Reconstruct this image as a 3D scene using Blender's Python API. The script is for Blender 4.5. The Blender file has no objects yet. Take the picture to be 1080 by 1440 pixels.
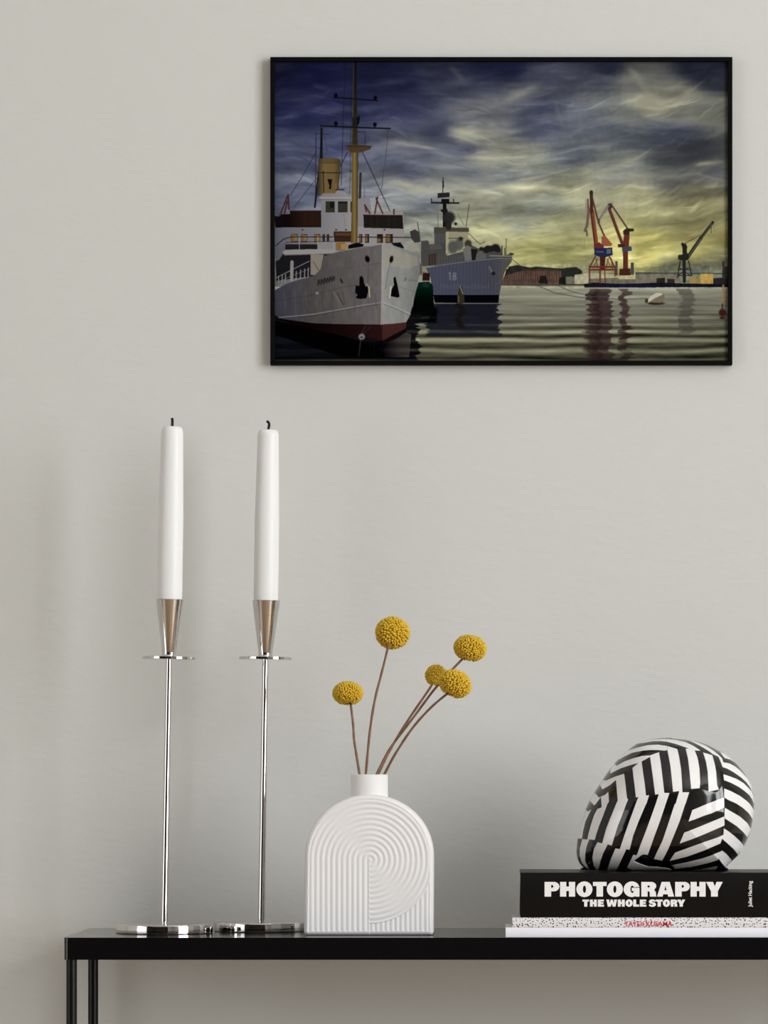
import bpy, bmesh, math, random
import numpy as np
from mathutils import Vector, Matrix

random.seed(4)
PI = math.pi
scene = bpy.context.scene
COL = scene.collection

# ---------------------------------------------------------------- camera model (pixels of the 1080x1440 frame)
F = 5500.0            # focal length in pixels
PX, PY = 700.0, 1092.0
D = 3.4375            # camera to the front edge of the console table (y = 0)
ZC = 0.8916           # camera height
WALL_Y = 0.24
TOP_Z = 0.75


def at(px, py, y):
    d = D + y
    return Vector(((px - PX) / F * d, y, ZC - (py - PY) / F * d))


def size(n, y):
    return n / F * (D + y)


# ---------------------------------------------------------------- helpers
def link(name, me, mat=None, parent=None, smooth=None):
    o = bpy.data.objects.new(name, me)
    COL.objects.link(o)
    if mat is not None:
        for m in (mat if isinstance(mat, (list, tuple)) else [mat]):
            me.materials.append(m)
    if parent is not None:
        o.parent = parent
        o.matrix_parent_inverse = Matrix.Translation(-parent.location) if False else Matrix.Identity(4)
    if smooth is not None:
        for p in me.polygons:
            p.use_smooth = True
        if smooth < 180:
            me.set_sharp_from_angle(angle=math.radians(smooth))
    return o


def from_bm(name, bm, mat=None, parent=None, smooth=None):
    bmesh.ops.recalc_face_normals(bm, faces=bm.faces)
    me = bpy.data.meshes.new(name)
    bm.to_mesh(me)
    bm.free()
    return link(name, me, mat, parent, smooth)


def thing(name, label, cat, loc=(0, 0, 0), group=None):
    o = bpy.data.objects.new(name, None)
    o.empty_display_size = 0.02
    COL.objects.link(o)
    o.location = loc
    tag(o, label, cat, group)
    return o


def tag(o, label, cat, group=None):
    o['label'] = label
    o['category'] = cat
    if group:
        o['group'] = group
    return o


def struct(o):
    o['kind'] = 'structure'
    return o


def box(bm, a, b, bevel=0.0, seg=3):
    a = Vector(a); b = Vector(b)
    r = bmesh.ops.create_cube(bm, size=1.0)
    vs = r['verts']
    for v in vs:
        v.co = Vector(((a.x + b.x) / 2 + v.co.x * (b.x - a.x), (a.y + b.y) / 2 + v.co.y * (b.y - a.y), (a.z + b.z) / 2 + v.co.z * (b.z - a.z)))
    if bevel:
        es = list({e for v in vs for e in v.link_edges})
        bmesh.ops.bevel(bm, geom=es, offset=bevel, segments=seg, profile=0.5, affect='EDGES')
    return vs


def lathe(bm, prof, n=96, cx=0.0, cy=0.0, close_top=True, close_bot=True):
    rings = []
    for r, z in prof:
        rings.append([bm.verts.new((cx + r * math.cos(2 * PI * k / n), cy + r * math.sin(2 * PI * k / n), z)) for k in range(n)])
    for a, b in zip(rings[:-1], rings[1:]):
        for k in range(n):
            bm.faces.new((a[k], a[(k + 1) % n], b[(k + 1) % n], b[k]))
    if close_bot:
        bm.faces.new(list(reversed(rings[0])))
    if close_top:
        bm.faces.new(rings[-1])


def tube(bm, pts, rads, n=12, caps=True):
    pts = [Vector(p) for p in pts]
    rings = []
    up = Vector((0, 1, 0.05)).normalized()
    for i, p in enumerate(pts):
        t = (pts[min(i + 1, len(pts) - 1)] - pts[max(i - 1, 0)]).normalized()
        a = t.cross(up).normalized(); b = t.cross(a).normalized()
        r = rads[i] if isinstance(rads, (list, tuple)) else rads
        rings.append([bm.verts.new(p + (a * math.cos(2 * PI * k / n) + b * math.sin(2 * PI * k / n)) * r) for k in range(n)])
    for a, b in zip(rings[:-1], rings[1:]):
        for k in range(n):
            bm.faces.new((a[k], a[(k + 1) % n], b[(k + 1) % n], b[k]))
    if caps:
        bm.faces.new(rings[0]); bm.faces.new(rings[-1])


def spline(pts, n=24):
    P = [Vector(p) for p in pts]
    P = [P[0] * 2 - P[1]] + P + [P[-1] * 2 - P[-2]]
    out = []
    for i in range(1, len(P) - 2):
        for k in range(n):
            t = k / n
            a, b, c, d = P[i - 1:i + 3]
            out.append(0.5 * ((2 * b) + (c - a) * t + (2 * a - 5 * b + 4 * c - d) * t * t + (3 * b - a - 3 * c + d) * t ** 3))
    out.append(P[-2])
    return out


def srgb(r, g, b):
    f = lambda c: c / 12.92 if c <= 0.04045 else ((c + 0.055) / 1.055) ** 2.4
    return tuple(f(c / 255.0) for c in (r, g, b)) + (1.0,)


def mat(name, col, rough=0.5, metal=0.0, spec=0.5, bump=None, coat=0.0, sss=0.0, mottled=None):
    m = bpy.data.materials.new(name)
    m.use_nodes = True
    nt = m.node_tree
    b = nt.nodes['Principled BSDF']
    b.inputs['Base Color'].default_value = col
    b.inputs['Roughness'].default_value = rough
    b.inputs['Metallic'].default_value = metal
    b.inputs['Specular IOR Level'].default_value = spec
    if coat:
        b.inputs['Coat Weight'].default_value = coat
        b.inputs['Coat Roughness'].default_value = 0.03
    if sss:
        b.inputs['Subsurface Weight'].default_value = sss
        b.inputs['Subsurface Radius'].default_value = (0.004, 0.003, 0.002)
        b.inputs['Subsurface Scale'].default_value = 1.0
    if bump or mottled:
        tc = nt.nodes.new('ShaderNodeTexCoord')
        mp = nt.nodes.new('ShaderNodeMapping')
        nt.links.new(tc.outputs['Object'], mp.inputs['Vector'])
    if bump:
        sc, strength, dist, stretch = bump
        mp.inputs['Scale'].default_value = stretch
        nz = nt.nodes.new('ShaderNodeTexNoise')
        nz.inputs['Scale'].default_value = sc
        nz.inputs['Detail'].default_value = 5
        bp = nt.nodes.new('ShaderNodeBump')
        bp.inputs['Strength'].default_value = strength
        bp.inputs['Distance'].default_value = dist
        nt.links.new(mp.outputs['Vector'], nz.inputs['Vector'])
        nt.links.new(nz.outputs['Fac'], bp.inputs['Height'])
        nt.links.new(bp.outputs['Normal'], b.inputs['Normal'])
    if mottled:
        sc, c2 = mottled
        nz2 = nt.nodes.new('ShaderNodeTexNoise')
        nz2.inputs['Scale'].default_value = sc
        nz2.inputs['Detail'].default_value = 4
        mx = nt.nodes.new('ShaderNodeMix'); mx.data_type = 'RGBA'
        mx.inputs[6].default_value = col; mx.inputs[7].default_value = c2
        nt.links.new(tc.outputs['Object'], nz2.inputs['Vector'])
        nt.links.new(nz2.outputs['Fac'], mx.inputs[0])
        nt.links.new(mx.outputs[2], b.inputs['Base Color'])
    return m


def ink_mat(name, attr='ink', rough=0.5, spec=0.5, coat=0.0):
    m = bpy.data.materials.new(name)
    m.use_nodes = True
    nt = m.node_tree
    b = nt.nodes['Principled BSDF']
    a = nt.nodes.new('ShaderNodeAttribute')
    a.attribute_name = attr
    nt.links.new(a.outputs['Color'], b.inputs['Base Color'])
    b.inputs['Roughness'].default_value = rough
    b.inputs['Specular IOR Level'].default_value = spec
    if coat:
        b.inputs['Coat Weight'].default_value = coat
        b.inputs['Coat Roughness'].default_value = 0.02
    return m


def grid_mesh(name, P, closed_u=False, cols=None, flip=False):
    """P: (rows, cols, 3) array of points -> quad mesh; cols: (rows, cols, 3) linear ink colours."""
    R, Cn, _ = P.shape
    idx = np.arange(R * Cn).reshape(R, Cn)
    if closed_u:
        nxt = np.roll(idx, -1, axis=1)
        a, b, c, d = idx[:-1], nxt[:-1], nxt[1:], idx[1:]
    else:
        a, b, c, d = idx[:-1, :-1], idx[:-1, 1:], idx[1:, 1:], idx[1:, :-1]
    q = np.stack([a, b, c, d], -1).reshape(-1, 4)
    if flip:
        q = q[:, ::-1]
    me = bpy.data.meshes.new(name)
    me.vertices.add(R * Cn)
    me.vertices.foreach_set('co', P.reshape(-1).astype(np.float32))
    n = len(q)
    me.loops.add(n * 4)
    me.loops.foreach_set('vertex_index', q.reshape(-1).astype(np.int32))
    me.polygons.add(n)
    me.polygons.foreach_set('loop_start', (np.arange(n) * 4).astype(np.int32))
    me.polygons.foreach_set('use_smooth', np.ones(n, bool))
    me.update(calc_edges=True)
    me.validate()
    if cols is not None:
        at_ = me.color_attributes.new('ink', 'FLOAT_COLOR', 'POINT')
        c4 = np.ones((R * Cn, 4), np.float32)
        c4[:, :3] = cols.reshape(-1, 3)
        at_.data.foreach_set('color', c4.reshape(-1))
    return me


def lin(a):
    a = np.asarray(a, np.float32)
    return np.where(a <= 0.04045, a / 12.92, ((a + 0.055) / 1.055) ** 2.4)


def flat_shape(name, polys, thick, mat_, parent, loc=(0, 0, 0), rot=(PI / 2, 0, 0)):
    """Filled 2D outlines (list of contours, holes included) extruded a hair: printed or foiled lettering."""
    cu = bpy.data.curves.new(name, 'CURVE')
    cu.dimensions = '2D'
    cu.fill_mode = 'BOTH'
    cu.extrude = thick
    for pts in polys:
        sp = cu.splines.new('POLY')
        sp.points.add(len(pts) - 1)
        for p, (x, y) in zip(sp.points, pts):
            p.co = (x, y, 0, 1)
        sp.use_cyclic_u = True
    tmp = bpy.data.objects.new('tmp', cu)
    COL.objects.link(tmp)
    dg = bpy.context.evaluated_depsgraph_get()
    me = bpy.data.meshes.new_from_object(tmp.evaluated_get(dg))
    bpy.data.objects.remove(tmp)
    bpy.data.curves.remove(cu)
    me.name = name
    me.transform(Matrix.Translation(Vector(loc)) @ Matrix.Rotation(rot[2], 4, 'Z') @ Matrix.Rotation(rot[0], 4, 'X') @ Matrix.Rotation(rot[1], 4, 'Z'))
    me.materials.clear()
    return link(name, me, mat_, parent)


# ---------------------------------------------------------------- materials
M_wall = mat('plaster_wall', (0.585, 0.590, 0.562, 1), 0.92, spec=0.15, bump=(46, 0.16, 0.003, (1, 1, 1.9)))
M_white_wall = mat('white_paint', (0.72, 0.715, 0.70, 1), 0.9, spec=0.2)
M_dark_wall = mat('dark_paint', (0.035, 0.03, 0.027, 1), 0.8, spec=0.2)
M_ceil = mat('ceiling_paint', (0.85, 0.85, 0.84, 1), 0.9, spec=0.2)
M_floor = mat('oak_floor', (0.37, 0.275, 0.18, 1), 0.4, mottled=(6, (0.29, 0.205, 0.125, 1)))
M_black_metal = mat('black_powder_coat', (0.004, 0.0037, 0.004, 1), 0.12, spec=0.5)
M_black_leg = mat('black_leg_coat', (0.004, 0.0037, 0.004, 1), 0.3, spec=0.2)
M_black_frame = mat('black_frame_lacquer', (0.0012, 0.0012, 0.0012, 1), 0.6, spec=0.08)
M_chrome = mat('polished_nickel', (0.64, 0.62, 0.60, 1), 0.03, metal=1.0)
M_wax = mat('white_wax', (0.77, 0.78, 0.775, 1), 0.42, spec=0.35, sss=0.35)
M_wick = mat('charred_wick', (0.02, 0.019, 0.018, 1), 0.9, spec=0.1)
M_ceramic = mat('matt_white_ceramic', (0.745, 0.74, 0.74, 1), 0.55, spec=0.35)
M_stem = mat('dried_stem', (0.12, 0.055, 0.032, 1), 0.75, spec=0.2, mottled=(160, (0.30, 0.18, 0.11, 1)), bump=(500, 0.4, 0.001, (1, 1, 0.3)))
M_floret = mat('yellow_floret', (0.74, 0.52, 0.06, 1), 0.75, spec=0.15, mottled=(420, (0.56, 0.33, 0.02, 1)))
M_book_black = mat('black_dust_jacket', (0.005, 0.0042, 0.004, 1), 0.38, spec=0.16)
M_pages = mat('paper_pages', (0.78, 0.77, 0.73, 1), 0.9, spec=0.1, bump=(900, 0.3, 0.0006, (0.02, 0.02, 1)))
M_letter_white = mat('white_foil_lettering', (0.82, 0.81, 0.80, 1), 0.6, spec=0.2)
M_book_white = mat('white_cover', (0.80, 0.81, 0.86, 1), 0.45, spec=0.4)
M_red_ink = mat('red_ink', (0.62, 0.035, 0.055, 1), 0.6, spec=0.2)
# ---------------------------------------------------------------- room shell
RX, LX, BY, CZ = 2.6, -3.2, -7.0, 3.0


def slab(name, a, b, m):
    bm = bmesh.new()
    box(bm, a, b)
    return struct(from_bm(name, bm, m))


slab('wall_front', (LX - .1, WALL_Y, 0), (RX + .1, WALL_Y + .1, CZ), M_wall)
slab('floor', (LX - .1, BY - .1, -.1), (RX + .1, WALL_Y + .1, 0), M_floor)
slab('ceiling', (LX - .1, BY - .1, CZ), (RX + .1, WALL_Y + .1, CZ + .1), M_ceil)
slab('wall_left', (LX - .1, -3.75, 0), (LX, WALL_Y, CZ), M_white_wall)
slab('wall_left_rear', (LX - .1, BY, 0), (LX, -3.75, CZ), M_dark_wall)


def wall_with_hole(name, axis, pos, t, lo, hi, wlo, whi, z0, z1, m):
    bm = bmesh.new()
    for a, b, za, zb in [(lo, wlo, 0, CZ), (whi, hi, 0, CZ), (wlo, whi, 0, z0), (wlo, whi, z1, CZ)]:
        if axis == 'x':
            box(bm, (pos, a, za), (pos + t, b, zb))
        else:
            box(bm, (a, pos, za), (b, pos + t, zb))
    return struct(from_bm(name, bm, m))


WIN = (-3.55, -1.35, 0.52, 2.8)          # the big window in the right wall: y range, z range
wall_with_hole('wall_right', 'x', RX, .1, BY, WALL_Y, WIN[0], WIN[1], WIN[2], WIN[3], M_white_wall)
bm = bmesh.new()
box(bm, (LX, BY - .1, 0), (1.4, BY, CZ))
o = struct(from_bm('wall_back', bm, M_dark_wall))
bm = bmesh.new()
box(bm, (1.4, BY - .1, 0), (RX, BY, CZ))
struct(from_bm('wall_rear', bm, M_white_wall))
# window frame and its daylight
bm = bmesh.new()
y0, y1, z0, z1 = WIN
for a, b in [((y0, z0), (y0 + .06, z1)), ((y1 - .06, z0), (y1, z1)), ((y0, z0), (y1, z0 + .06)), ((y0, z1 - .06), (y1, z1)), (((y0 + y1) / 2 - .03, z0), ((y0 + y1) / 2 + .03, z1))]:
    box(bm, (RX + .02, a[0], a[1]), (RX + .08, b[0], b[1]))
struct(from_bm('window_1', bm, M_dark_wall))


def area(name, loc, rot, sx, sy, power, col):
    l = bpy.data.lights.new(name, 'AREA')
    l.shape = 'RECTANGLE'
    l.size = sx; l.size_y = sy
    l.energy = power
    l.color = col
    o = bpy.data.objects.new(name, l)
    COL.objects.link(o)
    o.location = loc
    o.rotation_euler = rot
    return o


area('daylight_right', (RX + .09, (y0 + y1) / 2, (z0 + z1) / 2), (0, PI / 2, 0), z1 - z0, y1 - y0, 174, (0.995, 1.0, 1.012))
area('fill_left', (LX + .02, -2.5, 1.05), (0, -PI / 2, 0), 1.9, 2.2, 25, (0.995, 1.0, 1.012))  # added fill panel in front of the closed left wall, no window there

w = bpy.data.worlds.new('World')
scene.world = w
w.use_nodes = True
w.node_tree.nodes['Background'].inputs['Color'].default_value = (0.75, 0.78, 0.82, 1)
w.node_tree.nodes['Background'].inputs['Strength'].default_value = 1.0
# ---------------------------------------------------------------- the harbour print (its ink, computed once)
def paint_harbour():
    K = 3
    W, H = 638 * K, 421 * K
    X0, Y0 = 386.3, 86.3
    rng = np.random.RandomState(7)
    yy, xx = np.mgrid[0:H, 0:W].astype(np.float32)
    px = xx / K + X0
    py = yy / K + Y0
    ORI = {1: (386, 86), 2: (704, 86), 3: (386, 296), 4: (704, 296)}

    def q(n, *pts):                       # quadrant reading -> print position
        ox, oy = ORI[n]
        return [(ox + u / 3.375, oy + v / 3.375) for u, v in pts]

    def z(ox, oy, s, *pts):
        return [(ox + u / s, oy + v / s) for u, v in pts]

    def up(a, h, w):
        gh, gw = a.shape
        ys = np.linspace(0, gh - 1.001, h); xs = np.linspace(0, gw - 1.001, w)
        y0 = ys.astype(int); x0 = xs.astype(int)
        fy = ys - y0; fx = xs - x0
        fy = (fy * fy * (3 - 2 * fy))[:, None]; fx = (fx * fx * (3 - 2 * fx))[None, :]
        r0 = a[y0][:, x0] * (1 - fx) + a[y0][:, x0 + 1] * fx
        r1 = a[y0 + 1][:, x0] * (1 - fx) + a[y0 + 1][:, x0 + 1] * fx
        return (r0 * (1 - fy) + r1 * fy).astype(np.float32)

    def fbm(gy, gx, oct=5, h=H, w=W):
        out = np.zeros((h, w), np.float32); amp = 1.0; tot = 0
        for _ in range(oct):
            out += amp * up(rng.rand(int(gy) + 2, int(gx) + 2), h, w); tot += amp
            gy *= 2; gx *= 2; amp *= 0.55
        return out / tot - 0.5

    def sample(a, x, y):
        xi = np.clip(x, 0, W - 1).astype(int); yi = np.clip(y, 0, H - 1).astype(int)
        return a[yi, xi]

    img = np.zeros((H, W, 3), np.float32)
    TONE = [1.0, 1.0]                     # saturation and weight of the ink being laid

    def blend(mask, col, box=None):
        if box is None:
            s = (slice(0, H), slice(0, W))
        else:
            s = box
        c = np.asarray(col, np.float32)
        if TONE[0] < 1:
            l_ = (c * np.array((.3, .59, .11), np.float32)).sum(-1, keepdims=True)
            c = (l_ + (c - l_) * TONE[0]) * TONE[1]
        img[s] += (c - img[s]) * mask[..., None]

    def bbox(xs, ys, pad):
        x0 = max(0, int((min(xs) - pad - X0) * K)); x1 = min(W, int((max(xs) + pad - X0) * K) + 2)
        y0 = max(0, int((min(ys) - pad - Y0) * K)); y1 = min(H, int((max(ys) + pad - Y0) * K) + 2)
        return (slice(y0, max(y0, y1)), slice(x0, max(x0, x1)))

    def inside(pts, s):
        X = px[s]; Y = py[s]
        m = np.zeros(X.shape, bool)
        n = len(pts)
        for i in range(n):
            xa, ya = pts[i]; xb, yb = pts[(i + 1) % n]
            if ya == yb:
                continue
            c = ((ya > Y) != (yb > Y)) & (X < (xb - xa) * (Y - ya) / (yb - ya) + xa)
            m ^= c
        return m

    def poly(pts, col, a=1.0):
        s = bbox([p[0] for p in pts], [p[1] for p in pts], 1)
        m = inside(pts, s).astype(np.float32) * a
        if callable(col):
            col = col(px[s], py[s])
        blend(m, col, s)

    def line(pts, w, col, a=1.0, soft=0.35):
        for (xa, ya), (xb, yb) in zip(pts[:-1], pts[1:]):
            s = bbox([xa, xb], [ya, yb], w + soft * 2 + 1)
            X = px[s]; Y = py[s]
            dx, dy = xb - xa, yb - ya
            L = dx * dx + dy * dy + 1e-9
            t = np.clip(((X - xa) * dx + (Y - ya) * dy) / L, 0, 1)
            d = np.hypot(X - xa - t * dx, Y - ya - t * dy)
            blend(np.clip((w / 2 + soft - d) / (2 * soft), 0, 1) * a, col, s)

    def dot(x, y, rx, ry, col, a=1.0, soft=0.25, ang=0):
        s = bbox([x - rx - ry, x + rx + ry], [y - rx - ry, y + rx + ry], 1 + soft * max(rx, ry))
        ca, sa = math.cos(ang), math.sin(ang)
        X = px[s] - x; Y = py[s] - y
        d = np.hypot((X * ca + Y * sa) / rx, (-X * sa + Y * ca) / ry)
        blend(np.clip((1 + soft - d) / (2 * soft), 0, 1) * a, col, s)

    def rect(x0, y0, x1, y1, col, a=1.0):
        poly([(x0, y0), (x1, y0), (x1, y1), (x0, y1)], col, a)

    def streak(n, a, b, w, col, al):
        (xa, ya), (xb, yb) = q(n, a, b)
        w = w / 3.375
        dx, dy = xb - xa, yb - ya
        L = math.hypot(dx, dy)
        s = bbox([xa, xb], [ya, yb], w * 4 + L * .3)
        X = px[s] - (xa + xb) / 2; Y = py[s] - (ya + yb) / 2
        wob = warp[s] * w * 3.0
        t = (X * dx + Y * dy) / L / (L * 0.42)
        d = (-X * dy + Y * dx) / L + wob
        m = np.exp(-(d / w) ** 2 - t ** 4) * al * np.clip(0.75 + 1.6 * fine[s], 0.1, 1.3)
        blend(np.clip(m, 0, 1), col, s)

    # ---- sky
    sky = [(1, 20, 20, 34, 34, 62), (1, 200, 60, 36, 38, 76), (1, 300, 200, 46, 49, 88), (1, 100, 250, 45, 49, 86),
           (1, 480, 60, 38, 40, 70), (1, 600, 100, 40, 43, 74), (1, 600, 250, 58, 62, 93), (1, 800, 60, 48, 50, 72),
           (1, 1000, 50, 40, 43, 68), (1, 900, 110, 60, 63, 82), (1, 1000, 230, 100, 101, 108), (1, 950, 345, 135, 134, 120),
           (1, 750, 330, 70, 75, 98), (1, 650, 400, 100, 102, 112), (1, 900, 415, 80, 84, 105), (1, 1000, 455, 145, 144, 125),
           (1, 700, 470, 95, 99, 113), (1, 550, 470, 85, 90, 112), (1, 100, 450, 72, 78, 105), (1, 150, 600, 95, 100, 120),
           (1, 300, 400, 70, 75, 108), (1, 650, 530, 88, 92, 110), (1, 700, 590, 135, 136, 128), (1, 560, 580, 125, 128, 130),
           (1, 900, 520, 105, 110, 115), (1, 850, 600, 140, 140, 126), (1, 700, 680, 110, 114, 120), (1, 950, 670, 148, 147, 125),
           (1, 450, 600, 120, 124, 132), (1, 50, 640, 90, 95, 115), (2, 50, 30, 38, 40, 68), (2, 200, 60, 66, 68, 86),
           (2, 100, 150, 88, 89, 98), (2, 200, 230, 66, 70, 90), (2, 450, 80, 73, 75, 90), (2, 500, 40, 48, 50, 72),
           (2, 650, 80, 100, 99, 93), (2, 700, 200, 142, 139, 112), (2, 850, 180, 126, 124, 106), (2, 950, 40, 42, 45, 62),
           (2, 1050, 100, 55, 58, 70), (2, 1000, 230, 118, 118, 104), (2, 500, 200, 102, 104, 104), (2, 400, 260, 90, 93, 104),
           (2, 600, 270, 108, 110, 105), (2, 200, 320, 74, 78, 100), (2, 600, 340, 80, 85, 95), (2, 800, 340, 72, 77, 92),
           (2, 900, 430, 60, 61, 67), (2, 980, 485, 92, 91, 84), (2, 800, 460, 74, 76, 78), (2, 1000, 520, 75, 78, 85),
           (2, 350, 450, 90, 95, 105), (2, 100, 460, 138, 139, 122), (2, 20, 450, 150, 149, 125), (2, 150, 520, 132, 135, 123),
           (2, 400, 540, 142, 142, 117), (2, 600, 480, 113, 116, 109), (2, 20, 540, 112, 116, 115), (2, 150, 600, 168, 165, 133),
           (2, 350, 600, 166, 163, 127), (2, 600, 600, 150, 147, 115), (2, 550, 560, 125, 126, 112), (2, 200, 660, 126, 129, 115),
           (2, 800, 560, 92, 93, 86), (2, 900, 620, 123, 119, 90), (2, 1000, 580, 113, 110, 88), (2, 700, 660, 163, 158, 115),
           (2, 1000, 680, 138, 131, 90), (3, 700, 40, 135, 137, 125), (3, 900, 40, 150, 150, 120), (3, 1000, 100, 165, 163, 118),
           (3, 300, 60, 130, 133, 130), (4, 100, 40, 136, 138, 118), (4, 250, 80, 160, 157, 114), (4, 250, 150, 165, 160, 103),
           (4, 150, 190, 170, 165, 100), (4, 300, 230, 164, 158, 94), (4, 600, 220, 205, 194, 112), (4, 550, 180, 212, 202, 120),
           (4, 700, 200, 190, 180, 95), (4, 700, 120, 163, 154, 86), (4, 900, 100, 140, 132, 80), (4, 900, 200, 165, 155, 85),
           (4, 1000, 150, 145, 138, 80), (4, 1040, 220, 125, 121, 84), (4, 750, 40, 150, 145, 100), (4, 950, 30, 130, 124, 85),
           (4, 800, 262, 128, 130, 98), (4, 450, 270, 135, 135, 98), (4, 950, 280, 110, 113, 95), (4, 300, 290, 130, 128, 95)]
    P = np.array([[ORI[s[0]][0] + s[1] / 3.375, ORI[s[0]][1] + s[2] / 3.375] for s in sky], np.float32)
    C = np.array([s[3:] for s in sky], np.float32)
    gh, gw = 54, 81
    gy, gx = np.mgrid[0:gh, 0:gw]
    gX = X0 + gx / (gw - 1) * 638; gY = Y0 + gy / (gh - 1) * 421
    d2 = (gX[..., None] - P[:, 0]) ** 2 * 0.55 + ((gY[..., None] - P[:, 1]) * 1.35) ** 2
    wgt = 1.0 / (d2 + 60.0) ** 2
    cg = (wgt[..., None] * C).sum(2) / wgt.sum(2)[..., None]
    base = np.stack([up(cg[..., c], H, W) for c in range(3)], -1)
    warp = fbm(5, 7, 5)
    fine = fbm(26, 16, 5)
    wx = xx + warp * 42; wy = yy + fbm(4, 5, 4) * 26
    for c in range(3):
        img[..., c] = sample(base[..., c], wx, wy)
    # drawn out cirrus grain, fanning from the low sun
    ang = np.arctan2(py - 400, px - 860); rad = np.hypot(py - 400, px - 860)
    fan = up(rng.rand(60, 8), H, W)
    gr = sample(fbm(60, 10, 5), (rad * 3.2 + warp * 200) % (W - 1), ((ang + 3.2) / 6.4 * H * 2.2 + warp * 120) % (H - 1))
    cir = sample(fbm(26, 7, 6), np.clip(xx + warp * 90, 0, W - 1), (yy + (xx - W * .5) * .10 + warp * 75 + H) % (H - 1))
    cir = np.clip(cir * 2.2, -.6, .9)
    tt = np.clip((py - 90) / 250, 0, 1)
    gain = 1 + 0.10 * gr + (0.16 + .22 * tt) * cir + 0.14 * fine + 0.10 * fbm(60, 60, 4)
    img *= gain[..., None] * .97
    lit = np.clip(cir, 0, 1) * (0.14 + .16 * tt)
    img += (np.array((176, 172, 138), np.float32) - img) * lit[..., None]
    CR = (172, 168, 138)
    for s in [(1, (530, 385), (790, 420), 9, (155, 154, 135), .75), (1, (800, 322), (1075, 378), 30, (165, 162, 132), .85),
              (1, (860, 330), (980, 350), 16, (178, 174, 140), .6),
              (1, (860, 458), (1200, 452), 10, CR, .9), (2, (0, 452), (210, 470), 12, CR, .85), (1, (520, 570), (780, 612), 15, (165, 163, 138), .85),
              (2, (-60, 592), (440, 606), 15, (190, 185, 145), .9), (2, (0, 188), (190, 118), 16, (132, 131, 118), .8),
              (2, (255, 180), (305, 330), 11, (105, 106, 108), .6), (2, (600, 20), (730, 190), 20, (136, 133, 115), .7),
              (2, (660, 260), (940, 115), 20, (162, 157, 122), .85), (2, (640, 230), (1080, 290), 26, (140, 137, 112), .55),
              (2, (690, 480), (1080, 405), 34, (56, 57, 62), .75), (2, (760, 600), (1080, 480), 24, (70, 71, 72), .55),
              (2, (900, 487), (1080, 470), 9, (140, 137, 108), .8), (2, (530, 606), (650, 578), 10, (175, 170, 130), .8),
              (2, (430, 560), (720, 430), 13, (150, 148, 120), .6), (2, (420, 640), (800, 600), 16, (170, 165, 122), .5),
              (2, (100, 330), (620, 335), 24, (72, 77, 95), .5), (2, (420, 60), (560, 95), 12, (100, 101, 104), .5),
              (1, (820, 20), (920, 110), 14, (82, 83, 92), .6), (1, (780, 210), (960, 240), 10, (110, 110, 112), .5),
              (1, (180, 110), (270, 140), 12, (72, 76, 102), .6), (1, (0, 350), (190, 420), 14, (76, 81, 106), .5),
              (1, (20, 480), (190, 520), 18, (95, 99, 118), .5), (1, (860, 560), (1080, 640), 20, (160, 157, 128), .5),
              (1, (640, 110), (900, 130), 14, (66, 69, 86), .5), (1, (900, 250), (1080, 190), 18, (125, 124, 116), .6),
              (4, (0, 60), (220, 30), 16, (165, 162, 125), .5), (4, (60, 150), (460, 110), 14, (178, 172, 115), .5),
              (4, (620, 60), (1060, 90), 22, (122, 116, 78), .5), (4, (640, 150), (1060, 170), 14, (172, 162, 92), .5),
              (4, (500, 205), (640, 205), 36, (226, 214, 135), .75), (4, (560, 225), (620, 215), 16, (240, 232, 170), .6)]:
        streak(*s)
    l0 = img @ np.array((.3, .59, .11), np.float32)
    img[...] = l0[..., None] + (img - l0[..., None]) * np.where(py < 260, .84, .97)[..., None]
    # fine wind-drawn strands
    for _ in range(420):
        x = X0 + rng.rand() * 638; y = Y0 + rng.rand() ** 0.8 * 300
        k = (x - X0) / 638
        a = math.radians(np.interp(k, [0, .3, .6, 1], [14, 8, -6, -20]) + rng.randn() * 9)
        if y > 330:
            a *= .3
        L = 14 + rng.rand() * 55; w_ = .6 + rng.rand() * 2.2
        ca, sa = math.cos(a) * L / 2, math.sin(a) * L / 2
        li = (int(min(H - 1, max(0, (y - Y0) * K))), int(min(W - 1, max(0, (x - X0) * K))))
        loc = img[li].copy()
        lum_ = loc.mean()
        f = 1.26 if rng.rand() < .62 else .82
        if lum_ < 60:
            f = 1 + (f - 1) * .55
        cc = loc * f
        s_ = bbox([x - abs(ca), x + abs(ca)], [y - abs(sa), y + abs(sa)], w_ * 4)
        Xr = px[s_] - x; Yr = py[s_] - y
        t_ = (Xr * ca + Yr * sa) / (L / 2) / (L * .5)
        d_ = (-Xr * sa + Yr * ca) / (L / 2) + warp[s_] * 16 + t_ * t_ * 2.5 * (1 if k > .5 else -1)
        mm_ = np.exp(-(d_ / w_) ** 2) * np.clip(1 - t_ * t_, 0, 1) ** 1.5 * (.28 + rng.rand() * .34)
        blend(np.clip(mm_, 0, 1), cc, s_)
    # ---- water
    hz = 402.0
    t = np.clip((py - hz) / (507 - hz), 0, 1)
    wc = np.stack([np.interp(t, [0, .2, .4, .7, 1], [152, 128, 112, 104, 98]), np.interp(t, [0, .2, .4, .7, 1], [150, 126, 110, 102, 96]),
                   np.interp(t, [0, .2, .4, .7, 1], [128, 108, 92, 80, 74])], -1)
    yw = (py - hz)
    wave = np.zeros_like(py)
    calm = np.clip(yw / 62, .35, 1)
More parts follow.
